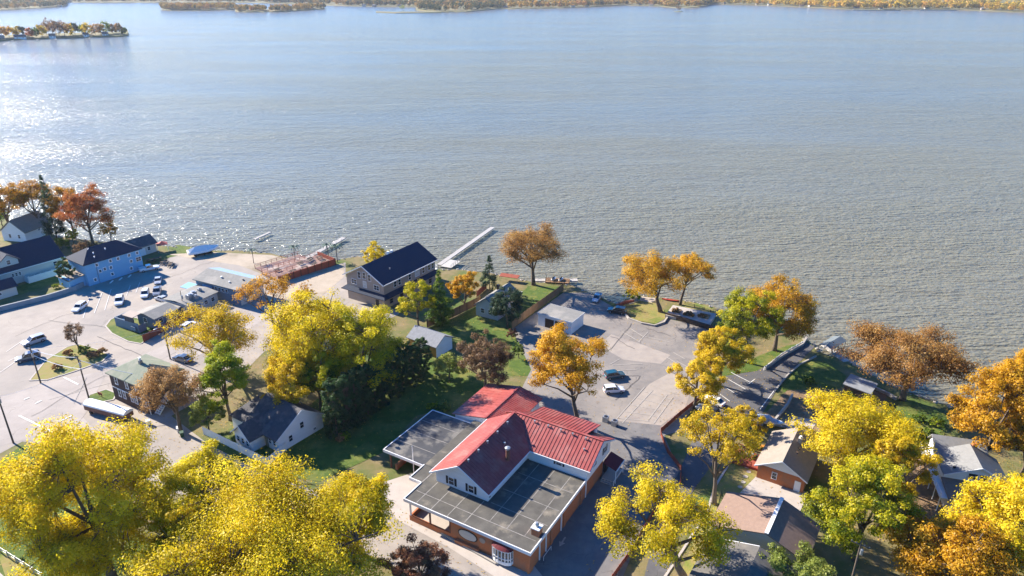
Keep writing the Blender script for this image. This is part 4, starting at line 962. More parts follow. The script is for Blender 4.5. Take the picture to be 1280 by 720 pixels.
def make_tree(o, seed, H, Rr, bot, pal, n, leaf, shape='round', off=(0, 0), lob=.22, trunk_r=None, bark=None, cl=(.095, .185), kscale=1.0, trans=.5, low=-.55, hue_bias=0.0, twigs=True):
    rng = np.random.default_rng(seed); rnd = random.Random(seed)
    hb = H*bot; a = (H-hb)/2; c = np.array([off[0], off[1], (H+hb)/2])
    K = int(np.clip((55+Rr*Rr*1.8)*kscale, 24, 460))
    P, D = crown_cloud(rng, K, c, Rr*(.90 if shape != 'cone' else 1), a*(.90 if shape != 'cone' else 1), lob, shape, low)
    rc = rng.uniform(cl[0], cl[1], K)*max(Rr, a*.5)
    if shape == 'cone': rc = rng.uniform(.22, .36, K)*Rr*(1.15-.75*(P[:, 2]-hb)/(2*a))
    w = rc**2; cnt = np.maximum(6, (w/w.sum()*n)).astype(int)
    idx = np.repeat(np.arange(K), cnt); N = len(idx)
    d = rng.normal(size=(N, 3)); d /= np.linalg.norm(d, axis=1)[:, None]
    rad = rng.uniform(size=N)**(1/2.2)*np.where(rng.uniform(size=N) < .14, rng.uniform(1.0, 1.7, N), 1.0)
    pos = P[idx]+d*rad[:, None]*rc[idx][:, None]*np.array([1, 1, .72])
    pos[:, 2] = np.maximum(pos[:, 2], .15)
    nor = .75*d+.35*D[idx]+np.array([0, 0, .35])+rng.normal(size=(N, 3))*.42
    nor /= np.linalg.norm(nor, axis=1)[:, None]
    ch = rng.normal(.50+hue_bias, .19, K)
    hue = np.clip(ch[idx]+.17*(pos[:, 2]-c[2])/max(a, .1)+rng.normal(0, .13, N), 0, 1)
    size = leaf*rng.uniform(.55, 1.25, N)*.62
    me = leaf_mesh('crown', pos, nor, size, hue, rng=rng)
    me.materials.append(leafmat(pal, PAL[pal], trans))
    cr = bpy.data.objects.new('crown', me); COL.objects.link(cr); cr.parent = o
    # trunk, limbs and twigs
    tr = trunk_r or max(.10, Rr*.055)
    mb = MB()
    if shape == 'cone' or not twigs:
        mb.tube([(0, 0, -.2), (off[0]*.5, off[1]*.5, H*.5), (off[0], off[1], H*.95)], [tr, tr*.6, tr*.12], 6)
    else:
        fork = max(hb*.75, H*.15)
        top = np.array([off[0]*.8, off[1]*.8, H*.72])
        tp = [np.array([0, 0, -.25]), np.array([off[0]*.12+rnd.uniform(-.15, .15), off[1]*.12, fork*.5]), np.array([off[0]*.35, off[1]*.35, fork]),
              np.array([off[0]*.6+rnd.uniform(-.4, .4), off[1]*.6+rnd.uniform(-.4, .4), (fork+top[2])/2]), top]
        mb.tube(tp, [tr*1.25, tr, tr*.85, tr*.5, tr*.15], 8)
        nl = int(np.clip(5+Rr*.5, 5, 10)); far = np.argsort(-np.linalg.norm((P-c)/np.array([Rr, Rr, a]), axis=1))
        ends = []; lim = []
        for j in far:
            if len(ends) >= nl: break
            if all(np.linalg.norm(P[j]-P[e]) > Rr*.6 for e in ends): ends.append(j)
        for j in ends:
            t = rnd.uniform(0, .6); s0 = tp[2]*(1-t)+tp[4]*t if t > .05 else tp[2]
            s0 = tp[2]+(tp[3]-tp[2])*min(1, t*1.6); e = P[j]
            m1 = s0*.62+e*.38+np.array([rnd.uniform(-.4, .4), rnd.uniform(-.4, .4), Rr*.06]); m2 = s0*.28+e*.72+np.array([0, 0, Rr*.05])
            mb.tube([s0, m1, m2, e], [tr*.48, tr*.34, tr*.2, tr*.06], 5); lim += [(m1, tr*.2), (m2, tr*.13), (s0*.45+e*.55, tr*.16)]
        for j in range(K):
            if j in ends: continue
            bst = min(lim, key=lambda q: np.linalg.norm(q[0]-P[j]))
            mid = (bst[0]+P[j])/2+np.array([0, 0, .05*Rr])
            mb.tube([bst[0], mid, P[j]], [bst[1], bst[1]*.6, .02], 4, cap=False)
            for q in range(2):
                e = P[j]+rng.normal(size=3)*rc[j]*.6
                mb.tube([mid, e], [bst[1]*.35, .015], 3, cap=False)
    mb.build('trunk', bark or m_bark, o, smooth=True)
    return o

TREES = []
LEAF_N, LEAF_S = 3.5, .56
def tree(label, base, top, rx, pal, n=7000, leaf=.5, bot=.28, cx=None, cat='tree', name=None, group=None, seed=None, **k):
    x, y = G(*base); d = depth(x, y); Rr = rx*d/CF
    th = CP+math.atan2(base[1]-360-0.5*(base[1]-top), CF)
    lo, hi = 1.0, 60.0
    for _ in range(40):
        H = (lo+hi)/2; hb = H*bot; a = (H-hb)/2; zc = (H+hb)/2
        dd = depth(x, y, zc); ext = math.sqrt((a*math.cos(th))**2+((0 if k.get('shape') == 'cone' else Rr)*math.sin(th))**2)
        py = pj(x, y, zc)[1]-CF*ext/dd
        if py > top: lo = H
        else: hi = H
    off = ((cx-base[0])*d/CF if cx is not None else 0, 0)
    cat2 = name or {'cone': 'evergreen_tree'}.get(k.get('shape'), 'autumn_tree')
    o = thing(cat2, label, cat, (x, y, 0), 0, group)
    seed = seed if seed is not None else int(base[0]*7+base[1]*13)
    make_tree(o, seed, H, Rr, bot, pal, int(n*LEAF_N), leaf*LEAF_S, off=off, **k)
    TREES.append((label[:40], round(H, 1), round(Rr, 1)))
    return o

# --- left shore
tree('tan-leaved tree at the far left edge of the shore grove', (16, 298), 226, 27, 'orange', 3600, .55, .3)
tree('gold-brown tree with bare lower trunk second from left in the shore grove', (52, 292), 222, 27, 'orange', 3200, .55, .3, hue_bias=-.08, low=-.3)
tree('dark spruce standing in the middle of the left shore grove', (72, 300), 220, 13, 'spruce', 3200, .5, .12, shape='cone', kscale=2.2)
tree('orange tree behind the red tree in the left shore grove', (94, 298), 230, 24, 'orange', 3200, .55, .3)
tree('orange-red tree on the right side of the left shore grove', (117, 308), 232, 34, 'red', 5200, .55, .24)
tree('yellow bush at the foot of the left shore grove', (92, 304), 285, 9, 'gold', 700, .45, .1, cat='bush', name='bush')
tree('small orange tree leaning over the bank right of the orange-red tree', (140, 306), 273, 12, 'orange', 900, .45, .2, cat='tree')
tree('low green shrub between the grove and the light blue building', (108, 318), 300, 16, 'mauve', 1300, .45, .05, cat='bush', name='bush')
tree('olive shrub under the trunks at the left shore', (78, 312), 296, 14, 'green', 1100, .45, .05, cat='bush', name='bush')
tree('yellow-green bush at the far left edge by the white gabled house', (3, 282), 262, 11, 'lime', 900, .45, .1, cat='bush', name='bush')
tree('clipped dark ivy-green tree at the end of the long white house', (86, 357), 320, 13, 'dark', 2600, .45, .05, name='evergreen_tree', hue_bias=.2)
for i, (px, py, r, w) in enumerate([(70, 360, 5, 'first from the left'), (82, 357, 5, 'second from the left'), (93, 353, 6, 'third from the left'), (108, 349, 6, 'rightmost')]):
    tree('small rounded bush along the sunny edge of the left lawn, '+w, (px, py), py-6, r, 'lime' if i % 2 == 0 else 'palegreen', 260, .35, .05, cat='bush', name='bush', group='bushes along the left lawn')
# --- junction
tree('nearly bare brown tree on the triangular traffic island', (100, 440), 400, 15, 'mauve', 650, .38, .25, cat='tree', trunk_r=.22, kscale=1.5)
for i, (px, py, r, p, w) in enumerate([(86, 445, 7, 'brown', 'brown ornamental grass clump left of the bare tree on the traffic island'), (118, 446, 9, 'mauve', 'low dark shrub on the right tip of the traffic island'), (106, 440, 8, 'green', 'green low shrub just behind the bare tree on the traffic island'), (72, 462, 7, 'brown', 'brown low shrub at the front edge of the traffic island'), (128, 443, 6, 'brown', 'small brown shrub at the far right end of the traffic island')]):
    tree(w, (px, py), py-9, r, p, 420, .38, .02, cat='bush', name='bush', group='shrubs on the traffic island')
tree('sparse russet-brown tree overhanging the dark brown house', (226, 540), 448, 44, 'brown', 4200, .42, .3, cx=228, low=-.3, kscale=1.2)
tree('tan shrub between the russet tree and the cottage fence', (262, 540), 492, 22, 'palegreen', 2200, .42, .05, cat='bush', name='bush', hue_bias=.1)
tree('bright lime green tree left of the white cottage', (288, 525), 426, 40, 'lime', 8500, .46, .1, hue_bias=.2)
tree('golden tree with pale branches beside the red fence', (272, 470), 374, 54, 'gold', 6500, .46, .16, bark=m_palebark, kscale=1.0, hue_bias=.1)
tree('sparse orange tree in front of the lakeside bar', (345, 416), 340, 36, 'orange', 1500, .48, .35, cx=338, low=-.2, kscale=.7, hue_bias=.15)
tree('small sparse orange tree by the sandy path', (384, 382), 350, 14, 'orange', 500, .42, .2)
tree('broad yellow tree, the largest of the centre-left grove', (400, 484), 354, 68, 'yellow', 16000, .5, .06, kscale=1.3, hue_bias=.08)
tree('big yellow and green tree directly behind the dark hedge', (459, 490), 368, 58, 'yelgreen', 14000, .5, .04, kscale=1.2, hue_bias=.12)
tree('low golden tree right behind the white cottage', (374, 515), 436, 42, 'gold', 7500, .46, .08, hue_bias=.12)
tree('olive green tree filling the centre of the grove', (402, 512), 425, 34, 'yelgreen', 5000, .46, .06, hue_bias=-.18)
# --- hedge of dark evergreens
hed = [(422+i*9.6, 546-i*7.0, 484-i*4.6) for i in range(12)]
ordn = ['first', 'second', 'third', 'fourth', 'fifth', 'sixth', 'seventh', 'eighth', 'ninth', 'tenth', 'eleventh', 'last']
for i, (px, py, tp) in enumerate(hed):
    tree('dark evergreen in the tall hedge beside the shaded lawn, '+ordn[i]+' from the cottage end', (px, py), tp-12, 15, 'dark', 3600, .45, .0, shape='hedge', cat='hedge tree', name='hedge_evergreen', group='dark evergreens of the hedge', low=-.9, lob=.12, hue_bias=.2, kscale=2.0)
# --- centre
tree('bright yellow tree peeping over the navy roof of the lake hall', (470, 338), 303, 17, 'yellow', 1500, .48, .2)
tree('yellow-green tree beside the skirt roof of the lake hall', (523, 412), 350, 27, 'yelgreen', 3600, .46, .14)
tree('narrow green pine between the yellow-green and orange trees', (551, 404), 338, 16, 'green', 3400, .44, .08, shape='cone', kscale=1.6)
tree('yellow-orange tree at the corner of the wooden fence', (581, 388), 332, 22, 'amber', 3600, .46, .08, hue_bias=.1)
tree('small pale green spruce by the grey cottage', (612, 362), 318, 12, 'spruce', 1600, .42, .08, shape='cone', hue_bias=.25)
tree('dark spreading evergreen in front of the grey cottage', (634, 409), 350, 27, 'spruce', 5200, .46, .03, name='evergreen_tree', low=-.8)
tree('large domed orange tree on the shore beside the grey cottage', (667, 356), 279, 45, 'russet', 7500, .46, .26, cx=664, low=-.25, hue_bias=.1, kscale=1.3)
tree('dark mauve-brown ornamental tree behind the red annex roof', (607, 488), 412, 38, 'mauve', 6500, .42, .04, hue_bias=.05)
tree('straw yellow shrub beside the mauve-brown tree', (562, 474), 440, 24, 'palegreen', 2200, .42, .02, cat='bush', name='bush', hue_bias=.2)
tree('golden tree with a clear trunk between the red roofs and the car park', (722, 530), 408, 51, 'amber', 8500, .5, .30, cx=706, trunk_r=.42, low=-.35, kscale=1.1, hue_bias=.2)
tree('small russet bush by the drive near the dark spreading evergreen', (640, 424), 410, 8, 'copper', 500, .4, .05, cat='bush', name='bush')
tree('green bush on the strip behind the clear-trunked golden tree', (648, 448), 428, 9, 'green', 600, .4, .05, cat='bush', name='bush')
for i, (px, py, r, p, w) in enumerate([(556, 512, 9, 'palegreen', 'pale rounded bush at the far corner of the dark carport roof'), (541, 512, 8, 'lime', 'lime bush on the left of the two at the carport corner'), (430, 548, 10, 'lime', 'light green bush at the cottage end of the shaded lawn'), (425, 552, 7, 'brown', 'brown bush in front of the hedge end')]):
    tree(w, (px, py), py-10, r, p, 420, .36, .03, cat='bush', name='bush', group='bushes around the shaded lawn')
# --- shore right of the car park
tree('golden shore tree leaning left, the larger of the pair beyond the car park', (826, 390), 316, 47, 'amber', 7000, .46, .26, cx=810, trunk_r=.55, low=-.4, hue_bias=.15)
tree('slimmer golden shore tree on the right of the pair beyond the car park', (850, 381), 315, 32, 'amber', 3600, .46, .36, cx=858, low=-.3, hue_bias=.15)
tree('yellow bush on the shore under the golden shore pair', (790, 374), 360, 12, 'lime', 900, .42, .05, cat='bush', name='bush', hue_bias=.2)
tree('yellow-green tree at the right side of the car park', (928, 452), 360, 42, 'yelgreen', 9500, .46, .03, hue_bias=-.12)
tree('tall amber-gold tree on the shore behind the yellow-green tree', (968, 438), 340, 50, 'amber', 9000, .48, .14, kscale=1.2)
tree('yellow-orange tree in front of the yellow-green shore tree', (899, 482), 400, 38, 'gold', 8000, .46, .08, hue_bias=.15)
tree('yellow tree leaning over the retaining fence of the car park', (868, 510), 440, 34, 'gold', 5500, .46, .08, hue_bias=.15)
tree('wide russet tree on the right shore, the broadest of the russet trees', (1128, 500), 400, 70, 'russet', 12000, .48, .2, cx=1126, low=-.3, kscale=1.3)
tree('tall amber tree at the right edge by the water', (1262, 548), 432, 48, 'amber', 7500, .5, .12)
tree('broad orange tree behind the white lake house', (1225, 588), 452, 56, 'amber', 10500, .5, .1, kscale=1.2)
tree('orange tree at the right edge behind the yellow one', (1275, 600), 490, 40, 'amber', 6000, .5, .1)
tree('large yellow tree in the middle of the right-hand yards', (1062, 592), 484, 74, 'yellow', 15000, .5, .1, hue_bias=.12, kscale=1.3)
tree('yellow-green tree with visible dark limbs below the large yellow tree', (1068, 700), 560, 66, 'yelgreen', 12000, .48, .1, kscale=1.2)
tree('dull gold tree between the tan-roofed house and the leafy yard', (1112, 640), 535, 40, 'gold', 5500, .46, .14, hue_bias=-.05)
tree('pale green shade tree at the bottom edge right of the grey roof', (985, 745), 676, 52, 'palegreen', 7000, .44, .1)
tree('bright yellow tree at the lower right edge', (1248, 720), 588, 80, 'yellow', 14000, .5, .08, hue_bias=.15, kscale=1.2)
tree('orange-gold tree in the bottom right corner', (1176, 760), 634, 74, 'amber', 12000, .5, .1, kscale=1.2)
tree('sparse yellow tree over the small car park on the right', (893, 630), 494, 50, 'gold', 4000, .46, .26, cx=886, low=-.3, trunk_r=.38, kscale=.8, hue_bias=.1)
tree('tall open yellow tree with grey forked limbs beside the driveway', (856, 730), 586, 80, 'yellow', 7500, .46, .26, cx=822, low=-.3, trunk_r=.6, kscale=.75)
tree('yellow street tree filling the gap right of the driveway', (930, 560), 506, 26, 'gold', 2600, .44, .14)
for i, (px, py, r, p, w) in enumerate([(1148, 528, 9, 'green', 'green bush on the left in the shaded yard below the russet tree'), (1170, 532, 10, 'lime', 'lighter green bush in the shaded yard below the russet tree'), (1160, 545, 9, 'green', 'lowest green bush of the shaded yard by the dry lawn'), (1010, 480, 10, 'green', 'dark green bush on the bank of the shore lawn'), (1062, 497, 9, 'green', 'green bush beside the pale flat shed roof'), (984, 575, 8, 'green', 'green bush at the rear corner of the tan-roofed house')]):
    tree(w, (px, py), py-11, r, p, 480, .38, .02, cat='bush', name='bush', group='bushes in the right-hand yards')
# --- foreground
tree('huge yellow tree filling the lower left corner', (140, 722), 514, 98, 'yellow', 30000, .46, .02, low=-.85, hue_bias=.06, kscale=1.5, trunk_r=.6)
tree('smaller yellow tree at the bottom edge filling the gap between the two huge crowns', (244, 718), 612, 44, 'yellow', 9000, .44, .03, low=-.8)
tree('yellow tree between the two largest foreground crowns', (262, 660), 552, 62, 'yelgreen', 14000, .44, .03, low=-.85, hue_bias=.22, kscale=1.2)
tree('huge pale yellow tree at the bottom edge, left of the restaurant', (352, 770), 568, 134, 'yellow', 40000, .44, .02, low=-.85, hue_bias=.02, kscale=1.8, trunk_r=.65)
tree('yellow tree between the pale yellow one and the carport', (448, 690), 580, 56, 'yellow', 11000, .44, .14, kscale=1.2)
tree('small copper-red tree on the front walk of the restaurant', (526, 742), 672, 40, 'copper', 5000, .38, .12, hue_bias=.05)
tree('small olive tree at the left edge of the foreground lawn', (38, 668), 618, 26, 'gold', 3000, .42, .1, hue_bias=-.1)
tree('round dark green bush at the left edge of the foreground lawn', (6, 602), 582, 15, 'dark', 1300, .38, .02, cat='bush', name='bush', hue_bias=.3, low=-.9)

# --- fallen leaves under the trees: nobody could count them
rng = np.random.default_rng(11); LP = []
for o in [q for q in COL.objects if q.parent is None and q.get('category') == 'tree']:
    if o.location.y > 185: continue
    r_ = max([math.hypot(v[0], v[1]) for v in [c.bound_box[0] for c in kids(o) if c.name.startswith('crown')]]+[2.0])
    n = int(26*r_)
    th = rng.uniform(0, 2*PI, n); rr = r_*1.15*rng.uniform(size=n)**.5
    LP.append(np.stack([o.location.x+rr*np.cos(th)+.2*r_, o.location.y+rr*np.sin(th)-.15*r_, np.full(n, .10)+rng.uniform(0, .02, n)], 1))
LP = np.concatenate(LP); nr = rng.normal(size=LP.shape)*.2+np.array([0, 0, 1.]); nr /= np.linalg.norm(nr, axis=1)[:, None]
me = leaf_mesh('fallen_leaves', LP, nr, rng.uniform(.06, .17, len(LP)), np.clip(rng.normal(.5, .25, len(LP)), 0, 1), rng=rng)
me.materials.append(leafmat('fallen', [(0.16, 0.08, 0.03), (0.36, 0.22, 0.05), (0.50, 0.34, 0.06), (0.30, 0.15, 0.06)], .1))
o = bpy.data.objects.new('fallen_leaves', me); COL.objects.link(o); tag(o, 'yellow and brown fallen leaves scattered under the trees', 'leaf litter', kind='stuff')
# ------------------------------------------------------------------ cars
m_tyre = m_black
m_hub = mat('alloy_rim', (0.45, 0.45, 0.46), rough=0.35, metal=0.8)
m_lamp = mat('clear_lamp', (0.75, 0.76, 0.78), rough=0.2, spec=0.6)
m_tail = mat('red_lamp', (0.45, 0.02, 0.02), rough=0.25, spec=0.6)
m_cglass = glass('car_glass', (0.02, 0.025, 0.032))
PAINT = {'white': (0.72, 0.72, 0.72), 'silver': (0.42, 0.43, 0.45), 'grey': (0.20, 0.21, 0.23), 'black': (0.02, 0.021, 0.024), 'navy': (0.025, 0.04, 0.085), 'teal': (0.015, 0.075, 0.105), 'slate': (0.07, 0.085, 0.11)}
def car(label, at, to, kind='suv', paint='white', scale=1.0, cat='car'):
    x, y = G(*at); rz = ang(at, to)
    pm = mat('car_paint_'+paint, PAINT[paint], tuple(c*.95 for c in PAINT[paint]), rough=0.28, spec=0.6, coat=0.6)
    t = thing({'pickup': 'pickup_truck'}.get(kind, 'parked_car'), label, 'pickup' if kind == 'pickup' else cat, (x, y, 0), rz)
    # (x, z_bottom, z_top, half width) of the lower body, rear to front
    if kind == 'suv':
        S = [(-2.28, .45, .92, .78), (-2.2, .32, 1.02, .88), (-1.2, .28, 1.05, .93), (.6, .28, 1.04, .93), (1.0, .28, 1.02, .93), (1.75, .3, .92, .91), (2.2, .35, .80, .84), (2.3, .42, .62, .74)]
        Gh = [(-2.18, 1.02), (-1.95, 1.62), (-.2, 1.68), (.25, 1.62), (1.0, 1.03)]
    elif kind == 'sedan':
        S = [(-2.3, .45, .82, .76), (-2.2, .3, .92, .84), (-1.4, .26, .95, .89), (.7, .26, .93, .89), (1.5, .27, .86, .88), (2.15, .32, .72, .82), (2.28, .4, .58, .72)]
        Gh = [(-1.75, .93), (-1.0, 1.38), (.0, 1.43), (.3, 1.38), (1.1, .92)]
    else:
        S = [(-2.75, .5, 1.02, .86), (-2.68, .42, 1.08, .93), (-.9, .38, 1.08, .95), (.75, .38, 1.1, .95), (1.1, .38, 1.08, .95), (2.2, .42, 1.0, .94), (2.65, .46, .9, .88), (2.74, .5, .68, .8)]
        Gh = [(-.85, 1.08), (-.75, 1.72), (.2, 1.78), (.45, 1.72), (1.15, 1.09)]
    mb = MB(); o = 0
    for (sx, zb, zt, w) in S:
        zm = zb+(zt-zb)*.62
        mb.v += [(sx, -w*.86, zb), (sx, -w, zb+.12), (sx, -w, zm), (sx, -w*.93, zt), (sx, w*.93, zt), (sx, w, zm), (sx, w, zb+.12), (sx, w*.86, zb)]
    for i in range(len(S)-1):
        for j in range(8): mb.f.append((i*8+j, i*8+(j+1) % 8, (i+1)*8+(j+1) % 8, (i+1)*8+j)); mb.m.append(0)
    mb.f.append(tuple(range(7, -1, -1))); mb.m.append(0); k = (len(S)-1)*8; mb.f.append(tuple(range(k, k+8))); mb.m.append(0)
    # roof skin and pillars
    r0, r1, r2 = Gh[1], Gh[2], Gh[3]; wt = S[2][3]*.78; wb = S[2][3]*.9
    mb.add([(r0[0]-.05, -wt, r0[1]), (r2[0]+.05, -wt, r2[1]), (r2[0]+.05, wt, r2[1]), (r0[0]-.05, wt, r0[1]), (r0[0]-.05, -wt, r0[1]+.05), (r1[0], -wt*.95, r1[1]+.05), (r2[0]+.05, -wt, r2[1]+.04), (r2[0]+.05, wt, r2[1]+.04), (r1[0], wt*.95, r1[1]+.05), (r0[0]-.05, wt, r0[1]+.05)],
           [(0, 3, 2, 1), (4, 5, 8, 9), (5, 6, 7, 8), (0, 1, 6, 5, 4), (3, 9, 8, 7, 2), (0, 4, 9, 3), (1, 2, 7, 6)])
    for s in (-1, 1):
        for a, b in ((Gh[0], Gh[1]), (Gh[4], Gh[3]), ((-.35 if kind != 'pickup' else .2, 1.0), (-.35 if kind != 'pickup' else .2, Gh[2][1]))):
            mb.bar((a[0], s*wb, a[1]-.03), (b[0], s*wt*1.0, b[1]), .09, .07)
        mb.bar((.75, s*(S[2][3]+.02), 1.0), (.75, s*(S[2][3]+.2), 1.08), .16, .12)
    if kind == 'pickup':
        mb.box(-2.55, -1.0, -.78, .78, 1.085, 1.10); mb.box(-2.7, -.95, -.92, -.8, 1.085, 1.28); mb.box(-2.7, -.95, .8, .92, 1.085, 1.28); mb.box(-2.72, -2.6, -.79, .79, 1.085, 1.28)
    mb.build('body', pm, t, smooth=False)
    g = MB(); q = [(p[0], p[1]) for p in Gh]
    def wz(z): return wb*.99+(wt*.98-wb*.99)*(z-Gh[0][1])/(Gh[2][1]-Gh[0][1])
    g.add([(p[0], -wz(p[1]), p[1]-.012) for p in q]+[(p[0], wz(p[1]), p[1]-.012) for p in q],
          [tuple(range(4, -1, -1)), tuple(range(5, 10)), (0, 1, 6, 5), (1, 2, 7, 6), (2, 3, 8, 7), (3, 4, 9, 8)])
    g.build('car_window', m_cglass, t)
    r = .36 if kind != 'sedan' else .32; wx = (-1.4, 1.42) if kind != 'pickup' else (-1.75, 1.75); ww = S[2][3]
    for a in wx:
        for s in (-1, 1):
            w = MB(); y0, y1 = s*(ww-.2), s*(ww+.015)
            n = 14
            vs = [(a+r*math.cos(2*PI*j/n), y0, r+r*math.sin(2*PI*j/n)) for j in range(n)]+[(a+r*math.cos(2*PI*j/n), y1, r+r*math.sin(2*PI*j/n)) for j in range(n)]
            w.add(vs, [tuple(range(n)), tuple(range(2*n-1, n-1, -1))]+[(j, (j+1) % n, n+(j+1) % n, n+j) for j in range(n)])
            wo = w.build('wheel', m_tyre, t)
            h = MB(); y0, y1 = s*(ww+.0), s*(ww+.03); rr = r*.62
            vs = [(a+rr*math.cos(2*PI*j/n), y0, r+rr*math.sin(2*PI*j/n)) for j in range(n)]+[(a+rr*.9*math.cos(2*PI*j/n), y1, r+rr*.9*math.sin(2*PI*j/n)) for j in range(n)]
            h.add(vs, [tuple(range(n)), tuple(range(2*n-1, n-1, -1))]+[(j, (j+1) % n, n+(j+1) % n, n+j) for j in range(n)])
            h.build('rim', m_hub, wo)
    for s in (-1, 1):
        f_ = S[-1]; q_ = S[0]
        h = MB(); h.box(f_[0]-.14, f_[0]+.02, s*f_[3]*.6, s*f_[3]*1.0, f_[2]-.02, f_[2]+.14); h.build('headlight', m_lamp, t)
        h = MB(); h.box(q_[0]-.02, q_[0]+.12, s*q_[3]*.72, s*q_[3]*1.06, q_[2]-.2, q_[2]+.06); h.build('tail_light', m_tail, t)
    t.scale = (scale,)*3
    return t
K_ = 1.0
car('white SUV parked alone in the middle of the left car park', (100, 387), (93, 392), 'suv', 'white')
car('large white SUV next to the lone one in the left car park', (150, 379), (148, 386), 'suv', 'white', 1.08)
car('small white SUV beside the grey pickup in the left car park', (182, 370), (180, 376), 'suv', 'white')
car('grey pickup parked nose-down at the end of the left car park row', (197, 367), (195, 375), 'pickup', 'grey', 1.0)
car('silver sedan behind the grey pickup in the left car park row', (198, 353), (197, 359), 'sedan', 'silver')
car('white pickup parked along the light blue building', (187, 338), (202, 335), 'pickup', 'white')
car('silver sedan parked behind the lakeside bar, half hidden by its roof', (203, 376), (194, 373), 'sedan', 'silver')
car('silver SUV at the left side of the junction next to the dark SUV', (43, 429), (31, 433), 'suv', 'silver', 1.08)
car('dark navy SUV at the left edge of the junction in front of the silver one', (36, 450), (22, 453), 'suv', 'navy', 1.08)
car('slate blue sedan on the road under the golden tree', (229, 451), (217, 448), 'sedan', 'slate', 1.05)
car('white SUV partly hidden by the golden tree next to the red fence', (237, 410), (247, 404), 'suv', 'white')
car('silver pickup in the dappled shade at the lake end of the restaurant car park', (746, 375), (742, 381), 'pickup', 'silver', .9)
car('black SUV in tree shade at the lake end of the restaurant car park', (771, 391), (758, 389), 'suv', 'black', 1.05)
car('teal SUV parked in the middle of the restaurant car park', (768, 472), (782, 470), 'suv', 'teal', 1.0)
car('white SUV parked next to the teal one beside the clear-trunked golden tree', (767, 490), (781, 489), 'suv', 'white', .95)
car('white sedan under the yellow trees in the small right-hand car park', (892, 504), (883, 500), 'sedan', 'white', 1.0)
car('dark grey SUV under the yellow trees in the small right-hand car park', (884, 516), (875, 512), 'suv', 'slate', 1.0)

# ------------------------------------------------------------------ utility poles and wires
POLE = {}
def pole(label, base, H, cross=True, az=-37, r=.15, lamp=False, name='utility_pole'):
    x, y = G(*base)
    t = thing(name, label, 'utility pole', (x, y, 0), R(az), 'utility poles' if name == 'utility_pole' else None)
    mb = MB(); mb.tube([(0, 0, -.2), (0, 0, H)], [r*1.15, r*.75], 8); mb.build('pole', m_bark, t)
    if cross:
        mb = MB(); mb.box(-1.2, 1.2, -.07, .07, H-.75, H-.6); cr = mb.build('crossarm', m_bark, t)
        for k in (-1.1, -.5, .5, 1.1):
            q = MB(); q.lathe([(.05, 0), (.08, .06), (.04, .2)], 6, 0, (k, 0, H-.6)); q.build('insulator', m_steel, cr)
    if lamp:
        mb = MB(); mb.tube([(0, 0, H-.8), (.0, -.9, H-.3), (0, -1.6, H-.3)], [.05, .05, .05], 6); la = mb.build('lamp_arm', m_steel, t)
        q = MB(); q.blob((0, -1.8, H-.33), (.22, .42, .1), 1, 0); q.build('lamp_head', m_steel, la)
    else:
        q = MB(); q.lathe([(.2, 0), (.22, .1), (.22, .8), (.16, .95)], 10, 0, (.33, 0, H-2.2)); q.build('transformer', m_steel, t)
    POLE[label] = (x, y, H); return (x, y, H)
p1 = pole('wooden utility pole at the corner of the triangular traffic island', (51, 479), 8.6, True)
p2 = pole('tall wooden utility pole on the grass beside the dark brown house', (112, 501), 10.2, True)
p3 = pole('wooden utility pole at the far left edge beside the foreground lawn', (17, 554), 11.0, True)
p4 = pole('wooden street lamp pole beside the end of the red fence', (213, 449), 8.6, False, lamp=True)
p5 = pole('thin dark utility pole rising behind the lakeside bar roofs', (231, 392), 6.4, False, r=.1)
p6 = pole('pale metal-topped utility pole under the trees near the bottom right', (1060, 742), 9.5, True, r=.13)
m_wire = mat('bright_wire', (0.75, 0.75, 0.76), rough=0.4)
def wire(a, b, label, sag=.6, r=.055, m=None):
    P = [];
    for k in range(13):
        t = k/12; P.append((a[0]+(b[0]-a[0])*t, a[1]+(b[1]-a[1])*t, a[2]+(b[2]-a[2])*t-sag*4*t*(1-t)))
    mb = MB(); mb.tube(P, [r]*13, 5); tag(mb.build('overhead_wire', m or m_wire), label, 'wire', 'overhead wires')
def top(p, d=0, dz=-.5): return (p[0]+d*math.cos(R(-37)), p[1]+d*math.sin(R(-37)), p[2]+dz)
wire(top(p1, -1.1), top(p2, -1.1), 'upper overhead wire between the island pole and the pole by the brown house')
wire(top(p1, 1.1, -1.6), top(p2, 1.1, -2.4), 'lower overhead wire between the island pole and the pole by the brown house')
wire(top(p2, 1.1), (-66, 120, 6.0), 'overhead wire from the tall pole to the eave of the dark brown house')
wire(top(p1, 0, -.3), top(p4, 0, -1.0), 'overhead wire from the island pole across the road to the street lamp pole', .8, .02)
wire(top(p3, 1.1), top(p2, 0, -1.5), 'overhead wire from the left edge pole over the junction', .9, .022)

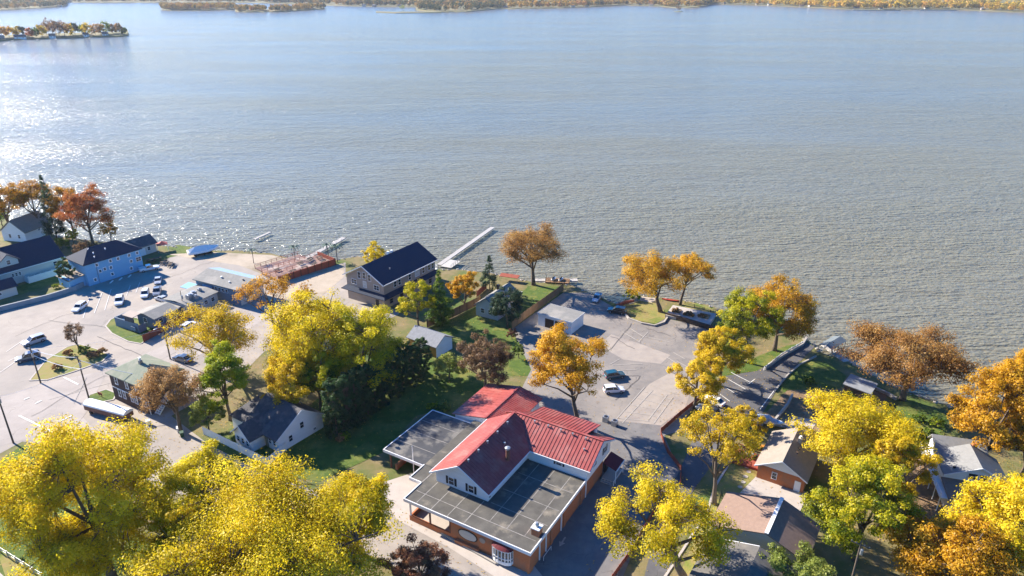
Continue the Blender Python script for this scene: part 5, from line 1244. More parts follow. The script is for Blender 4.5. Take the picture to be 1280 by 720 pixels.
# ------------------------------------------------------------------ fences and walls
def fence(label, pxs, h, m, name='wooden_fence', cat='fence', step=2.4, board=True, z0=0, gap=0.0, postm=None, rail=False):
    P = [G(*p) for p in pxs]; x0, y0 = P[0]
    t = thing(name, label, cat, (x0, y0, z0))
    bd = MB(); posts = []
    for i in range(len(P)-1):
        a, b = Vector((P[i][0]-x0, P[i][1]-y0, 0)), Vector((P[i+1][0]-x0, P[i+1][1]-y0, 0)); L = (b-a).length; d = (b-a)/L
        if board:
            n = max(2, int(L/.36)); rgn = random.Random(i)
            for k in range(n):
                s, e = a+d*(L*k/n+.012), a+d*(L*(k+1)/n-.012-gap); hh = h-rgn.uniform(0, .05)
                bd.bar(s+Vector((0, 0, hh/2+.06)), e+Vector((0, 0, hh/2+.06)), .035, hh)
        for z in ((.35, h-.3) if board else (h*.55, h)):
            nrm = Vector((-d.y, d.x, 0))*.045 if board else Vector((0, 0, 0))
            bd.bar(a+nrm+Vector((0, 0, z)), b+nrm+Vector((0, 0, z)), .05, .09)
        n = max(1, int(round(L/step)))
        for k in range(n+(1 if i == len(P)-2 else 0)): posts.append(a+d*(L*k/n))
    bd.build('panel' if board else 'rail', m, t)
    base = None
    for p in posts:
        if base is None:
            q = MB(); q.box(-.07, .07, -.07, .07, 0, h+.12); base = q.build('post', postm or m, t); base.location = p
        else:
            c = base.copy(); COL.objects.link(c); c.parent = t; c.location = p
    return t
fence('red-stained board fence along the road side of the lakeside bar', [(180, 428), (206, 414), (246, 393)], 1.8, m_redwood)
fence('long weathered board fence along the left side of the restaurant car park', [(640, 412), (660, 396), (704, 364)], 2.2, m_wood)
fence('brown board fence running behind the mustard garage towards the shore', [(534, 410), (566, 397), (601, 380)], 2.3, m_wood, postm=m_dkwood)
fence('short brown board fence behind the yellow-orange tree near the grey cottage', [(596, 372), (608, 361)], 1.8, m_redwood)
fence('white board fence enclosing the front yard of the white cottage', [(255, 543), (335, 583), (358, 563)], 1.7, m_trim, name='white_fence')
fence('chain of grey railings at the bottom left corner of the foreground lawn', [(-30, 668), (0, 690), (54, 724)], 1.1, m_steel, name='metal_railing', board=False, cat='railing')
fence('low rusty board fence beside the driveway below the small car park', [(876, 499), (850, 520), (826, 541)], 1.1, m_redwood, name='board_fence')
fence('rusty board fence continuing along the edge of the driveway', [(826, 545), (834, 566), (851, 588), (850, 606)], 1.0, m_redwood, name='board_fence')
fence('short dark board fence at the bottom of the driveway under the yellow tree', [(818, 640), (790, 690), (765, 725)], 1.0, m_redwood, name='board_fence')
fence('dark low railing along the shore right of the golden shore trees', [(856, 380), (880, 388), (896, 394)], .7, m_dkwood, name='shore_railing', board=False, cat='railing')
fence('white railing of the shore lane leading down to the small jetty', [(955, 463), (976, 446), (1002, 431)], .8, m_trim, name='shore_railing', board=False, cat='railing')
def wall(label, pxs, h, w, m, name='retaining_wall', cat='wall', z0=0):
    P = [G(*p) for p in pxs]; n = len(P); L_ = []; R_ = []
    for i, p in enumerate(P):
        a, b = P[max(0, i-1)], P[min(n-1, i+1)]; dx, dy = b[0]-a[0], b[1]-a[1]; l = math.hypot(dx, dy)
        L_.append((p[0]-dy/l*w/2, p[1]+dx/l*w/2)); R_.append((p[0]+dy/l*w/2, p[1]-dx/l*w/2))
    mb = MB(); vs = []
    for i in range(n): vs += [(*L_[i], z0-.1), (*R_[i], z0-.1), (*R_[i], z0+h), (*L_[i], z0+h)]
    fs = []
    for i in range(n-1):
        for j in range(4): fs.append((i*4+j, i*4+(j+1) % 4, (i+1)*4+(j+1) % 4, (i+1)*4+j))
    fs += [(3, 2, 1, 0), (n*4-4, n*4-3, n*4-2, n*4-1)]
    mb.add(vs, fs); return tag(mb.build(name, m), label, cat)
wall('curved retaining wall tinted with shade blue between the left lawn and the car park', [(-90, 416), (0, 389), (60, 374), (95, 363), (107, 356), (112, 349)], 1.3, .5, mat('shade_blue_concrete', (0.30, 0.31, 0.32), (0.24, 0.25, 0.26), scale=.6, rough=.9))  # bluish shade of the wall face is mixed into the concrete colour
wall('dark timber retaining wall of the shaded flower patio beyond the car park', [(832, 396), (850, 401), (893, 414)], 1.2, .5, m_dkwood)
wall('pale stone edging wall of the shore lane by the small jetty', [(956, 462), (978, 446), (1003, 432), (1008, 424)], .7, .45, m_stone)
wall('thin pale kerb wall around the shore lawn on the right', [(968, 490), (984, 470), (1000, 456), (1020, 446)], .35, .3, m_stone)
wall('curved stone edging of the round flower mound by the car park', [(776, 388), (786, 399), (802, 405), (818, 408), (830, 404), (834, 398)], .45, .4, m_stone)
wall('pale stepped garden wall below the shore lane', [(968, 528), (976, 518), (984, 508), (990, 496)], .8, .4, m_stone)
wall('pale garden wall running towards the large yellow tree', [(976, 530), (988, 541), (1006, 548)], .7, .4, m_stone)
wall('pale block wall along the shore under the russet tree', [(1076, 476), (1092, 486), (1110, 494), (1120, 500)], .6, .5, m_stone)
wall('low brick kerb wall along the front walk of the restaurant', [(522, 648), (560, 672), (620, 706)], .35, .3, m_stone)
# patio of the flower bed
x, y = G(862, 398)
t = thing('flower_patio', 'raised shaded patio with pale paving and dry planting beds behind the dark timber wall', 'patio', (x, y, 0), R(-28))
mb = MB(); mb.box(-5.6, 5.6, -2.6, 4.2, 0, .8); mb.build('paving', m_walk, t)
for k, (a, b, c, d) in enumerate(((-4.6, -2.6, 0, 2), (-1.6, .9, -.6, 1.2), (2.0, 4.6, 0, 2.4))):
    mb = MB(); mb.box(a, b, c, d, .8, 1.05); pl = mb.build('planting_bed', m_dirt, t)
    q = MB()
    for i in range(7): q.blob((random.uniform(a, b), random.uniform(c, d), 1.15), (.4, .4, .35), i+k*9, .4)
    q.build('plants', leafmat('dry', PAL['brown'], .2), pl)

# ------------------------------------------------------------------ piers and decks
m_pier = mat('pale_pier_boards', (0.47, 0.44, 0.40), (0.35, 0.325, 0.295), scale=2, rough=.85)
def pier(label, a, b, w, group=None, step=3.0, posts=True, side=0):
    A, B = G(*a, 0), G(*b, 0); L = math.dist(A, B)
    t = thing('pier', label, 'pier', (A[0], A[1], 0), math.atan2(B[1]-A[1], B[0]-A[0]))
    mb = MB(); n = int(L/.5)
    for k in range(n): mb.box(L*k/n, L*(k+1)/n-.05, -w/2, w/2, .0, .08)
    mb.box(0, L, -w/2+.02, -w/2+.14, -.25, -.002); mb.box(0, L, w/2-.14, w/2-.02, -.25, -.002)
    mb.build('deck', m_pier, t)
    k = 1.0; base = None
    while k < L:
        for s in (-1, 1):
            if base is None:
                q = MB(); q.tube([(0, 0, -2.4), (0, 0, .75 if posts else .1)], [.07, .07], 6); base = q.build('post', m_steel, t); base.location = (k, s*(w/2+.08), 0)
            else:
                c = base.copy(); COL.objects.link(c); c.parent = t; c.location = (k, s*(w/2+.08), 0)
        k += step
    return t, L
tp, L = pier('long pale pier reaching into the lake beside the lake hall', (549, 331), (616, 284), 1.5, posts=False)
mb = MB(); mb.box(-1.0, 5.0, -4.6, -1.0, .0, .09)
for k in range(5): mb.bar((-.9+k*1.4, -4.5, .09), (-.9+k*1.4, -4.5, 1.1), .09)
mb.bar((-.9, -4.5, 1.1), (4.8, -4.5, 1.1), .09); mb.bar((-.9, -4.5, .6), (4.8, -4.5, .6), .06)
mb.build('platform', m_pier, tp)
pier('shorter white pier with tall posts beyond the red deck', (372, 329), (430, 297), 1.7)
pier('small pale swim jetty just off the sandy shore', (318, 299), (338, 290), 1.0, posts=False)
pier('boarded boat jetty under the russet tree on the right shore', (1058, 452), (1030, 430), 1.6)
pier('low wooden jetty at the foot of the domed orange tree', (668, 350), (722, 350), 1.8)
# red deck of the lakeside bar
x, y = G(420, 331); az = ang((356, 352), (420, 331))
t = thing('red_deck', 'long red timber deck with a boarded side wall between bar and shorter pier', 'deck', (x, y, 0), az)
m_pinkdeck = mat('worn_red_deck', (0.27, 0.17, 0.14), (0.19, 0.105, 0.085), scale=1.5, rough=.9, c3=(0.36, 0.29, 0.25), scale3=.3)
mb = MB(); mb.box(-19, -.1, .2, 9.5, 0, .8); mb.box(-18, -3, 9.52, 15, 0, .45); mb.build('deck', m_pinkdeck, t)
mb = MB(); mb.box(-19.2, .1, 0, .18, 0, 2.0); mb.box(.0, .18, .19, 9.5, 0, 1.9); mb.build('side_wall', m_redwood, t)
mb = MB()
for k in range(9): mb.box(-19.1+k*2.35, -18.9+k*2.35, -.04, .22, 0, 2.2)
mb.build('wall_posts', m_dkwood, t)
mb = MB()
for (a, b) in (((-18.9, 9.4), (-.2, 9.4)), ((-18, 14.9), (-3, 14.9)), ((-18.9, 4.8), (-10, 4.8))):
    z0 = .8 if a[1] < 9.5 else .45
    mb.bar((*a, z0+1.0), (*b, z0+1.0), .09); mb.bar((*a, z0+.5), (*b, z0+.5), .06)
    n = int((b[0]-a[0])/1.8)
    for k in range(n+1): mb.bar((a[0]+k*1.8, a[1], z0), (a[0]+k*1.8, a[1], z0+1.0), .1)
mb.build('railing', m_redwood, t)
def loc_on(t, u, v, z):
    c, s = math.cos(t.rotation_euler.z), math.sin(t.rotation_euler.z)
    return (t.location.x+u*c-v*s, t.location.y+u*s+v*c, z)
tab = None
wh = ['nearest the boarded wall end', 'second along the boarded wall', 'third along the boarded wall', 'by the near rail', 'in the middle of the deck', 'beside the far rail', 'at the bar end of the deck', 'closest to the shorter pier']
for i, (u, v) in enumerate([(-2.5, 2.2), (-5.8, 2.4), (-9.2, 2.3), (-12.8, 2.6), (-8, 6.6), (-4, 7.4), (-15.5, 6.8), (-1.6, 6)]):
    lab = 'small dark picnic table on the red deck, '+wh[i]
    if tab is None:
        tab = thing('picnic_table', lab, 'picnic table', (0, 0, 0), 0, 'tables on the red deck')
        q = MB(); q.box(-.9, .9, -.4, .4, .7, .76); q.build('tabletop', m_dkwood, tab)
        for s in (-1, 1):
            q = MB(); q.box(-.9, .9, s*.6-.13, s*.6+.13, .42, .46); q.build('bench', m_dkwood, tab)
            q = MB(); q.bar((s*.6, -.7, 0), (s*.6, .3, .7), .08); q.bar((s*.6, .7, 0), (s*.6, -.3, .7), .075); q.build('leg', m_dkwood, tab)
        o = tab
    else: o = copy_tree(tab)
    o['label'] = lab; o.location = loc_on(t, u, v, .8); o.rotation_euler.z = az+random.uniform(-.4, .4)
# artificial palms
m_palm = mat('palm_green', (0.03, 0.09, 0.05), (0.02, 0.06, 0.035), rough=.6)
pal = None
for i, (bx_, tpx, w) in enumerate([((317, 329), 312, 'at the left end on the sand'), ((369, 326), 305, 'beside the foot of the shorter pier'), ((411, 325), 302, 'on the right of the shorter pier'), ((422, 328), 310, 'nearest the boarded end of the red deck')]):
    x, y = G(*bx_); lab = 'slim artificial palm '+w
    if pal is None:
        pal = thing('palm_tree', lab, 'palm', (x, y, 0), 0, 'artificial palms by the red deck')
        q = MB(); q.tube([(0, 0, -.8), (.1, 0, 2), (.05, .1, 4.4)], [.13, .1, .09], 7); q.build('trunk', m_bark, pal)
        q = MB()
        for k in range(11):
            a = 2*PI*k/11; rr = random.uniform(1.3, 1.7)
            P = [Vector((.05, .1, 4.4)), Vector((rr*.5*math.cos(a), rr*.5*math.sin(a), 4.95)), Vector((rr*math.cos(a), rr*math.sin(a), 4.7)), Vector((rr*1.25*math.cos(a), rr*1.25*math.sin(a), 4.1))]
            for j in range(3): q.bar(P[j], P[j+1], (.2, .34, .2)[j], .03)
        q.build('crown', m_palm, pal); o = pal
    else: o = copy_tree(pal)
    o['label'] = lab; o.location = (x, y, 0.0); o.rotation_euler.z = i*.7; o.scale = (.9+.08*i,)*3

# ------------------------------------------------------------------ boats and yard things
x, y = G(255, 318)
t = thing('wrapped_boat', 'large boat shrink-wrapped in white plastic standing on the sand', 'boat', (x, y, 0), ang((236, 322), (276, 314)))
mb = MB()
for i, (sx, w, zk, zr) in enumerate([(-4.6, 1.3, 1.1, 1.5), (-4.3, 1.5, .7, 2.5), (-2, 1.6, .6, 3.1), (1, 1.55, .6, 3.0), (3.2, 1.1, .8, 2.5), (4.6, .3, 1.3, 1.8)]):
    mb.v += [(sx, 0, zk-.2), (sx, -w, zk+.5), (sx, -w*.92, zk+1.0), (sx, 0, zr), (sx, w*.92, zk+1.0), (sx, w, zk+.5)]
for i in range(5):
    for j in range(6): mb.f.append((i*6+j, i*6+(j+1) % 6, (i+1)*6+(j+1) % 6, (i+1)*6+j)); mb.m.append(0)
mb.f += [tuple(range(5, -1, -1)), tuple(range(30, 36))]; mb.m += [0, 0]
mb.build('wrap', m_trim, t, smooth=False)
mb = MB(); mb.box(-3, 2.5, -1.0, 1.0, .35, .5)
for sx in (-2.5, 0, 2): mb.box(sx-.15, sx+.15, -1.1, -.8, 0, .8); mb.box(sx-.15, sx+.15, .8, 1.1, 0, .8)
mb.build('cradle', m_dkwood, t)
x, y = G(958, 531)
t = thing('covered_boat', 'white motorboat under a pale grey tarpaulin on its trailer beside the garden walls', 'boat', (x, y, 0), ang((945, 528), (975, 535)))
mb = MB()
for sx, w, zk, zd in [(-2.9, .95, .5, 1.15), (-1, 1.05, .45, 1.15), (1.2, .95, .5, 1.2), (2.4, .5, .75, 1.28), (3.0, .08, 1.1, 1.34)]:
    mb.v += [(sx, 0, zk), (sx, -w*.7, zk+.12), (sx, -w, zd), (sx, w, zd), (sx, w*.7, zk+.12)]
for i in range(4):
    for j in range(5): mb.f.append((i*5+j, i*5+(j+1) % 5, (i+1)*5+(j+1) % 5, (i+1)*5+j)); mb.m.append(0)
mb.f += [tuple(range(4, -1, -1)), tuple(range(20, 25))]; mb.m += [0, 0]
mb.build('hull', m_trim, t)
mb = MB()
for sx, w, zt in [(-2.95, .98, 1.35), (-1.2, 1.08, 1.75), (.2, 1.08, 1.95), (.9, 1.0, 1.5), (2.0, .68, 1.4)]: mb.v += [(sx, -w, 1.1), (sx, -w*.6, zt), (sx, w*.6, zt), (sx, w, 1.1)]
for i in range(4):
    for j in range(3): mb.f.append((i*4+j, i*4+j+1, (i+1)*4+j+1, (i+1)*4+j)); mb.m.append(0)
mb.f += [(3, 2, 1, 0), (16, 17, 18, 19)]; mb.m += [0, 0]
mb.build('tarpaulin', mat('grey_tarp', (0.36, 0.40, 0.45), (0.28, 0.32, 0.37), rough=.7), t)
mb = MB(); mb.bar((-2.8, -.6, .4), (3.6, 0, .4), .1); mb.bar((-2.8, .6, .4), (3.6, 0, .4), .1)
for s in (-1, 1): mb.tube([(-.8, s*.75, .3), (-.8, s*.95, .3)], [.3, .3], 12)
mb.build('trailer', m_steel, t)
# long white-roofed trailer by the brown house
x, y = G(137, 519)
t = thing('long_trailer', 'long trailer with a rounded white roof in front of the dark brown house', 'trailer', (x, y, 0), ang((108, 512), (165, 527), 1.5))
mb = MB(); prof = [(-1.15, 1.75), (-1.1, 2.05), (-.6, 2.4), (0, 2.5), (.6, 2.4), (1.1, 2.05), (1.15, 1.75)]
mb.extr(prof, 'x', -5.2, 5.4); mb.build('roof', m_trim, t)
mb = MB(); mb.box(-5.1, 5.3, -1.1, 1.1, .75, 1.74); mb.build('body', m_rust, t)
for sx in (-3.6, 3.2, 4.1):
    for s in (-1, 1):
        q = MB(); q.tube([(sx, s*.85, .4), (sx, s*1.12, .4)], [.4, .4], 14); q.build('wheel', m_black, t)
mb = MB(); mb.bar((-5.2, 0, .7), (-6.4, 0, .6), .14); mb.bar((-5.1, -.6, .7), (-6.4, 0, .6), .1); mb.build('drawbar', m_dkwood, t)
# wheelie bins behind the brown house
for px, py, c, lab in [((186), 531, 'white', 'pale wheelie bin lid at the foot of the outside stairs'), (228, 546, 'green', 'green wheelie bin beside the russet-brown tree'), (224, 540, 'white', 'white wheelie bin next to the green one')]:
    x, y = G(px, py); t = thing('wheelie_bin', lab, 'bin', (x, y, 0), R(25))
    q = MB(); q.add([(-.26, -.3, .08), (.26, -.3, .08), (.26, .3, .08), (-.26, .3, .08), (-.32, -.38, 1.0), (.32, -.38, 1.0), (.32, .38, 1.0), (-.32, .38, 1.0)], [(3, 2, 1, 0), (4, 5, 6, 7), (0, 1, 5, 4), (1, 2, 6, 5), (2, 3, 7, 6), (3, 0, 4, 7)])
    q.build('body', m_trim if c == 'white' else m_palm, t)
    q = MB(); q.slab([(-.36, -.42, 1.06), (.36, -.42, 1.06), (.36, .42, 1.14), (-.36, .42, 1.14)], .05); q.build('lid', m_trim if c == 'white' else m_palm, t)
    q = MB(); q.tube([(-.3, .36, .12), (.3, .36, .12)], [.12, .12], 10); q.build('wheel', m_black, t)
# red picnic deck by the tan-roofed house
x, y = G(936, 576)
t = thing('yard_deck', 'red-stained garden deck with railings beside the tan-roofed house', 'deck', (x, y, 0), R(-30))
mb = MB(); mb.box(-2.6, 3.4, -2.2, 2.2, .0, .45); mb.build('deck', m_redwood, t)
mb = MB()
for a, b in (((-2.55, -2.15), (-2.55, 2.15)), ((-2.55, 2.15), (3.3, 2.15)), ((-2.55, -2.15), (.8, -2.15))):
    mb.bar((*a, 1.4), (*b, 1.4), .1); mb.bar((*a, .95), (*b, .95), .07)
    for k in range(5): px_ = a[0]+(b[0]-a[0])*k/4; py_ = a[1]+(b[1]-a[1])*k/4; mb.bar((px_, py_, .45), (px_, py_, 1.4), .1)
mb.build('railing', m_redwood, t)
q = MB(); q.lathe([(.04, 0), (.04, .7), (.75, .72), (.75, .78)], 14); o = thing('patio_table', 'round blue-grey table standing on the red garden deck', 'table', loc_on(t, -.2, .6, .45)); q.build('table', m_slateblue, o)
for i, (u, v, w) in enumerate([(-1.4, .4, 'left'), (1.0, .9, 'right')]):
    o = thing('patio_chair', 'dark patio chair on the '+w+' of the round table on the red garden deck', 'chair', loc_on(t, u, v, .45), PI*i, 'chairs on the garden deck')
    q = MB(); q.box(-.25, .25, -.25, .25, .4, .46); q.build('seat', m_shutter, o); q = MB(); q.box(-.25, -.2, -.25, .25, .46, .95); q.build('backrest', m_shutter, o)
    for a in (-.2, .2):
        for b in (-.2, .2): q = MB(); q.bar((a, b, 0), (a, b, .4), .05); q.build('leg', m_shutter, o)
# stepping stones
for i, (px, py) in enumerate([(936, 590), (932, 596), (929, 603), (925, 609), (934, 584)]):
    x, y = G(px, py); q = MB(); q.prism([(.45*math.cos(k*PI/4)*random.uniform(.8, 1.1), .4*math.sin(k*PI/4)) for k in range(8)], .02, .08)
    o = tag(q.build('stepping_stone', m_stone), 'pale stepping stone on the dry lawn by the red garden deck, '+['middle of the row', 'just below the middle', 'second from the bottom', 'bottom of the row', 'nearest the deck'][i], 'stepping stone', 'stepping stones'); o.location = (x, y, .02)
# garden slide
x, y = G(952, 560); t = thing('garden_canoe', 'orange canoe lying on the grass behind the red garden deck', 'canoe', (x, y, .25), R(10))
mb = MB()
for sx, w in [(-1.9, .02), (-1.2, .28), (0, .4), (1.2, .28), (1.9, .02)]: mb.v += [(sx, 0, -.12), (sx, -w, .2), (sx, w, .2)]
for i in range(4):
    for j in range(3): mb.f.append((i*3+j, i*3+(j+1) % 3, (i+1)*3+(j+1) % 3, (i+1)*3+j)); mb.m.append(0)
mb.build('hull', mat('orange_plastic', (.6, .25, .04), rough=.4), t)
# boat lift canopy and pontoon clutter at the shore
x, y = G(697, 352); t = thing('lake_deck', 'dark wooden lakeside deck with covered jet skis behind the board fence', 'deck', (x, y, 0), R(-8))
mb = MB(); mb.box(-3.4, 3.4, -1.6, 1.6, .1, .4); mb.build('deck', m_wood, t)
mb = MB()
for k in range(6): mb.bar((-3.3+k*1.32, -1.55, .4), (-3.3+k*1.32, -1.55, 1.3), .1); 
mb.bar((-3.3, -1.55, 1.3), (3.3, -1.55, 1.3), .1); mb.bar((-3.3, -1.55, .85), (3.3, -1.55, .85), .07)
for k in range(3): mb.bar((-3.3, -1.55+k*1.5, .4), (-3.3, -1.55+k*1.5, 1.3), .1)
mb.build('railing', m_dkwood, t)
for i, u in enumerate((-1.2, .9)):
    o = thing('jet_ski', ['left', 'right'][i]+' white and black jet ski parked on the dark lakeside deck', 'jet ski', loc_on(t, u, .2, .4), R(60), 'jet skis')
    q = MB(); q.blob((0, 0, .35), (1.3, .5, .33), 3, .0, n=12, m=8); q.build('hull', m_trim, o)
    q = MB(); q.blob((-.25, 0, .68), (.75, .3, .25), 4, 0, n=12, m=8); q.build('seat', m_shutter, o)
    q = MB(); q.bar((.45, -.35, 1.0), (.45, .35, 1.0), .07); q.bar((.6, 0, .5), (.45, 0, 1.0), .12); q.build('handlebar', m_black, o)
x, y = G(650, 351); q = MB(); q.slab([(-2.8, -1, 1.5), (2.8, -1, 1.5), (2.8, 1, 1.7), (-2.8, 1, 1.7)], .1)
t = thing('boat_lift', 'small boat lift with a red canopy under the domed orange tree', 'boat lift', (x-3, y, 0), R(-20)); q.build('canopy', m_redwood, t)
q = MB(); [q.bar((a, b, -2), (a, b, 1.5), .1) for a in (-2.6, 2.6) for b in (-.8, .8)]; q.build('frame', m_steel, t)
x, y = G(1046, 445); t = thing('boat_lift', 'grey metal boat lift with a translucent canopy at the right-hand jetty', 'boat lift', (x, y+3, -.2), R(40))
q = MB(); q.slab([(-3.4, -1.6, 2.0), (3.4, -1.6, 2.0), (3.4, 0, 2.6), (-3.4, 0, 2.6)], .06); q.slab([(-3.4, .001, 2.6), (3.4, .001, 2.6), (3.4, 1.6, 2.0), (-3.4, 1.6, 2.0)], .06); q.build('canopy', mat('grey_canopy', (0.16, 0.18, 0.18), (0.12, 0.14, 0.145), rough=.7), t)
q = MB(); [q.bar((a, b, -2.0), (a, b, 2.0), .12) for a in (-3.2, 3.2) for b in (-1.5, 1.5)]; q.bar((-3.2, -1.5, .3), (3.2, -1.5, .3), .12); q.bar((-3.2, 1.5, .3), (3.2, 1.5, .3), .12); q.build('frame', m_steel, t)
# dumpster-like clutter beside the light blue building
for i, (px, py, lab) in enumerate([(188, 328, 'stacked brown picnic tables in front of the boathouse, nearest the light blue building'), (197, 326, 'brown picnic table in the middle of the group in front of the boathouse'), (206, 330, 'brown picnic table at the right of the group in front of the boathouse'), (214, 333, 'brown picnic table lying alone at the edge of the gravel')]):
    o = copy_tree(tab); x, y = G(px, py); o.location = (x, y, 0.03); o.rotation_euler.z = i*.6; o['label'] = lab; o['group'] = 'picnic tables by the boathouse'; o.scale = (1.3,)*3
x, y = G(204, 313); t = thing('canopy_tent', 'red and white striped canopy tent at the corner of the boathouse', 'tent', (x, y, 0), R(30))
q = MB(); q.add([(-1.6, -1.6, 2.2), (1.6, -1.6, 2.2), (1.6, 1.6, 2.2), (-1.6, 1.6, 2.2), (0, 0, 3.1)], [(0, 1, 4), (1, 2, 4), (2, 3, 4), (3, 0, 4), (3, 2, 1, 0)]); q.build('canopy', mat('faded_red_canvas', (.45, .10, .08), rough=.8), t)
for a in (-1.5, 1.5):
    for b in (-1.5, 1.5): q = MB(); q.bar((a, b, 0), (a, b, 2.2), .08); q.build('leg', m_trim, t)
# leaning marker pole on the cottage lawn
x, y = G(361, 593); t = thing('marker_pole', 'thin pale wooden pole standing in the shaded grass in front of the white cottage', 'pole', (x, y, 0)); q = MB(); q.tube([(0, 0, 0), (.5, .2, 4.2)], [.06, .04], 6); q.build('pole', m_wood, t)
# sign on the grass island
x, y = G(168, 416); t = thing('ground_sign', 'small grey sign board on two posts on the kerbed lawn by the lakeside bar', 'sign', (x, y, .1), R(-30)); q = MB(); q.box(-.9, .9, -.08, .08, .5, 1.5); q.build('board', m_slateblue, t)
for s in (-.7, .7): q = MB(); q.box(s-.06, s+.06, -.05, .05, 0, .499); q.build('leg', m_dkwood, t)
# red real-estate style sign boards on the kerb lawn
x, y = G(126, 496); t = thing('ground_sign', 'small red sign on the kerbed grass beside the dark brown house', 'sign', (x, y, .1), R(-30)); q = MB(); q.box(-.7, .7, -.05, .05, .35, .95); q.build('board', m_redwood, t)
for s in (-.5, .5): q = MB(); q.box(s-.04, s+.04, -.03, .03, 0, .349); q.build('leg', m_dkwood, t)
# driftwood log and red kayak at the beach
x, y = G(781, 382); t = tag(MB().tube([(-2.4, -1.2, .4), (0, 0, .9), (2.4, .9, 1.0)], [.45, .5, .3], 8).build('tarped_woodpile', m_redwood), 'rust-red tarpaulin heap on the bank beside the black SUV', 'tarp'); t.location = (x, y, 0)
x, y = G(838, 376); t = thing('kayak', 'red kayak lying on the shore behind the golden shore trees', 'kayak', (x, y, .25), R(-20))
mb = MB()
for sx, w in [(-2.3, .02), (-1.4, .3), (0, .42), (1.4, .3), (2.3, .02)]: mb.v += [(sx, 0, -.2), (sx, -w, .1), (sx, 0, .25), (sx, w, .1)]
for i in range(4):
    for j in range(4): mb.f.append((i*4+j, i*4+(j+1) % 4, (i+1)*4+(j+1) % 4, (i+1)*4+j)); mb.m.append(0)
mb.build('hull', mat('red_plastic', (.42, .06, .04), rough=.4), t)
# rock bank
rg = random.Random(3); mb = MB()
for i in range(len(sw)-1):
    a, b = sw[i], sw[i+1]; L = math.dist(a, b)
    if shore[i][0] < -60 or shore[i][0] > 1300: continue
    for k in range(int(L*1.3)):
        t_ = rg.random(); s = rg.uniform(.25, .6); dx, dy = (b[0]-a[0])/L, (b[1]-a[1])/L; o_ = rg.uniform(-.6, 1.6)
        mb.blob((a[0]+(b[0]-a[0])*t_-dy*o_, a[1]+(b[1]-a[1])*t_+dx*o_, -.05-max(0, o_)*.62), (s, s*.8, s*.6), rg.randint(0, 9999), .3, n=6, m=4)
tag(mb.build('shore_rocks', m_stone), kind='stuff', label='pale riprap stones along the lake bank', cat='rocks')

# condenser units behind the restaurant
for i, (px, py, w) in enumerate([(757, 527, 'left'), (768, 532, 'right')]):
    x, y = G(px, py); t = thing('condenser_unit', w+' grey condenser unit on the ground behind the brick restaurant', 'condenser', (x, y, .05), R(59), 'condenser units')
    q = MB(); q.box(-.5, .5, -.5, .5, 0, 1.15); q.build('casing', m_steel, t)
    q = MB(); q.lathe([(.38, 1.152), (.38, 1.2), (.1, 1.22)], 14); q.build('fan_grille', m_shutter, t)
# ------------------------------------------------------------------ far shores
m_far = mat('far_ground', (0.12, 0.13, 0.05), (0.20, 0.16, 0.08), scale=.02, rough=.95)
def F2(px, py): return G(px, py, WZ)
def land_mesh(name, near, back, rise, inland=None):
    """near: shoreline pixels (left to right); back: metres inland; terrain rises inland"""
    P = [F2(*p) for p in near]; mb = MB(); n = len(P); rows = [0, .04, .25, 1.0]
    hs = [-1.5, .6, 2.5 if rise > 6 else rise*.7, rise]
    for k, t in enumerate(rows):
        for (x, y) in P:
            L = math.hypot(x, y); mb.v.append((x+x/L*back*t, y+y/L*back*t, hs[k]))
    for k in range(3):
        for i in range(n-1): mb.f.append((k*n+i, k*n+i+1, (k+1)*n+i+1, (k+1)*n+i)); mb.m.append(0)
    mb.build(name, m_far, kind='structure')
    def at(i, f, t):
        a, b = P[i], P[i+1]; x, y = a[0]+(b[0]-a[0])*f, a[1]+(b[1]-a[1])*f; L = math.hypot(x, y)
        for k in range(3):
            if t <= rows[k+1]:
                u = (t-rows[k])/(rows[k+1]-rows[k]); z = hs[k]+(hs[k+1]-hs[k])*u; break
        return x+x/L*back*t, y+y/L*back*t, z
    return P, at
def wood(name, label, P, at, count, pal, seed, h=(11, 17), tmax=1.0, leaf=2.0, per=70, power=1.6):
    """a far-off wood: crowns of leaf clumps in one object"""
    rng = np.random.default_rng(seed); L = [math.dist(P[i], P[i+1]) for i in range(len(P)-1)]; tot = sum(L)
    pos = []; nor = []; hue = []
    pr = np.array(L)/tot; tr = MB()
    for q in range(count):
        i = rng.choice(len(L), p=pr); t = .035+(tmax-.035)*rng.uniform()**power
        x, y, z = at(i, rng.uniform(), t); H = 1.25*rng.uniform(*h); r = H*rng.uniform(.36, .52)
        ch = rng.uniform(0, 1); d = rng.normal(size=(per, 3)); d /= np.linalg.norm(d, axis=1)[:, None]
        k = rng.uniform(size=per)**.33
        pos.append(np.array([x, y, z+H*.58])+d*k[:, None]*np.array([r, r, H*.42])); nor.append(d*.7+rng.normal(size=(per, 3))*.5+np.array([0, 0, .3]))
        hue.append(np.clip(ch+rng.normal(0, .12, per), 0, 1))
    pos = np.concatenate(pos); nor = np.concatenate(nor); nor /= np.linalg.norm(nor, axis=1)[:, None]; hue = np.concatenate(hue)
    me = leaf_mesh(name, pos, nor, leaf*rng.uniform(.6, 1.2, len(pos)), hue, .8, rng=rng); me.materials.append(leafmat('far_'+pal, PALF[pal], .25))
    o = bpy.data.objects.new(name, me); COL.objects.link(o); tag(o, label, 'woodland', kind='stuff')
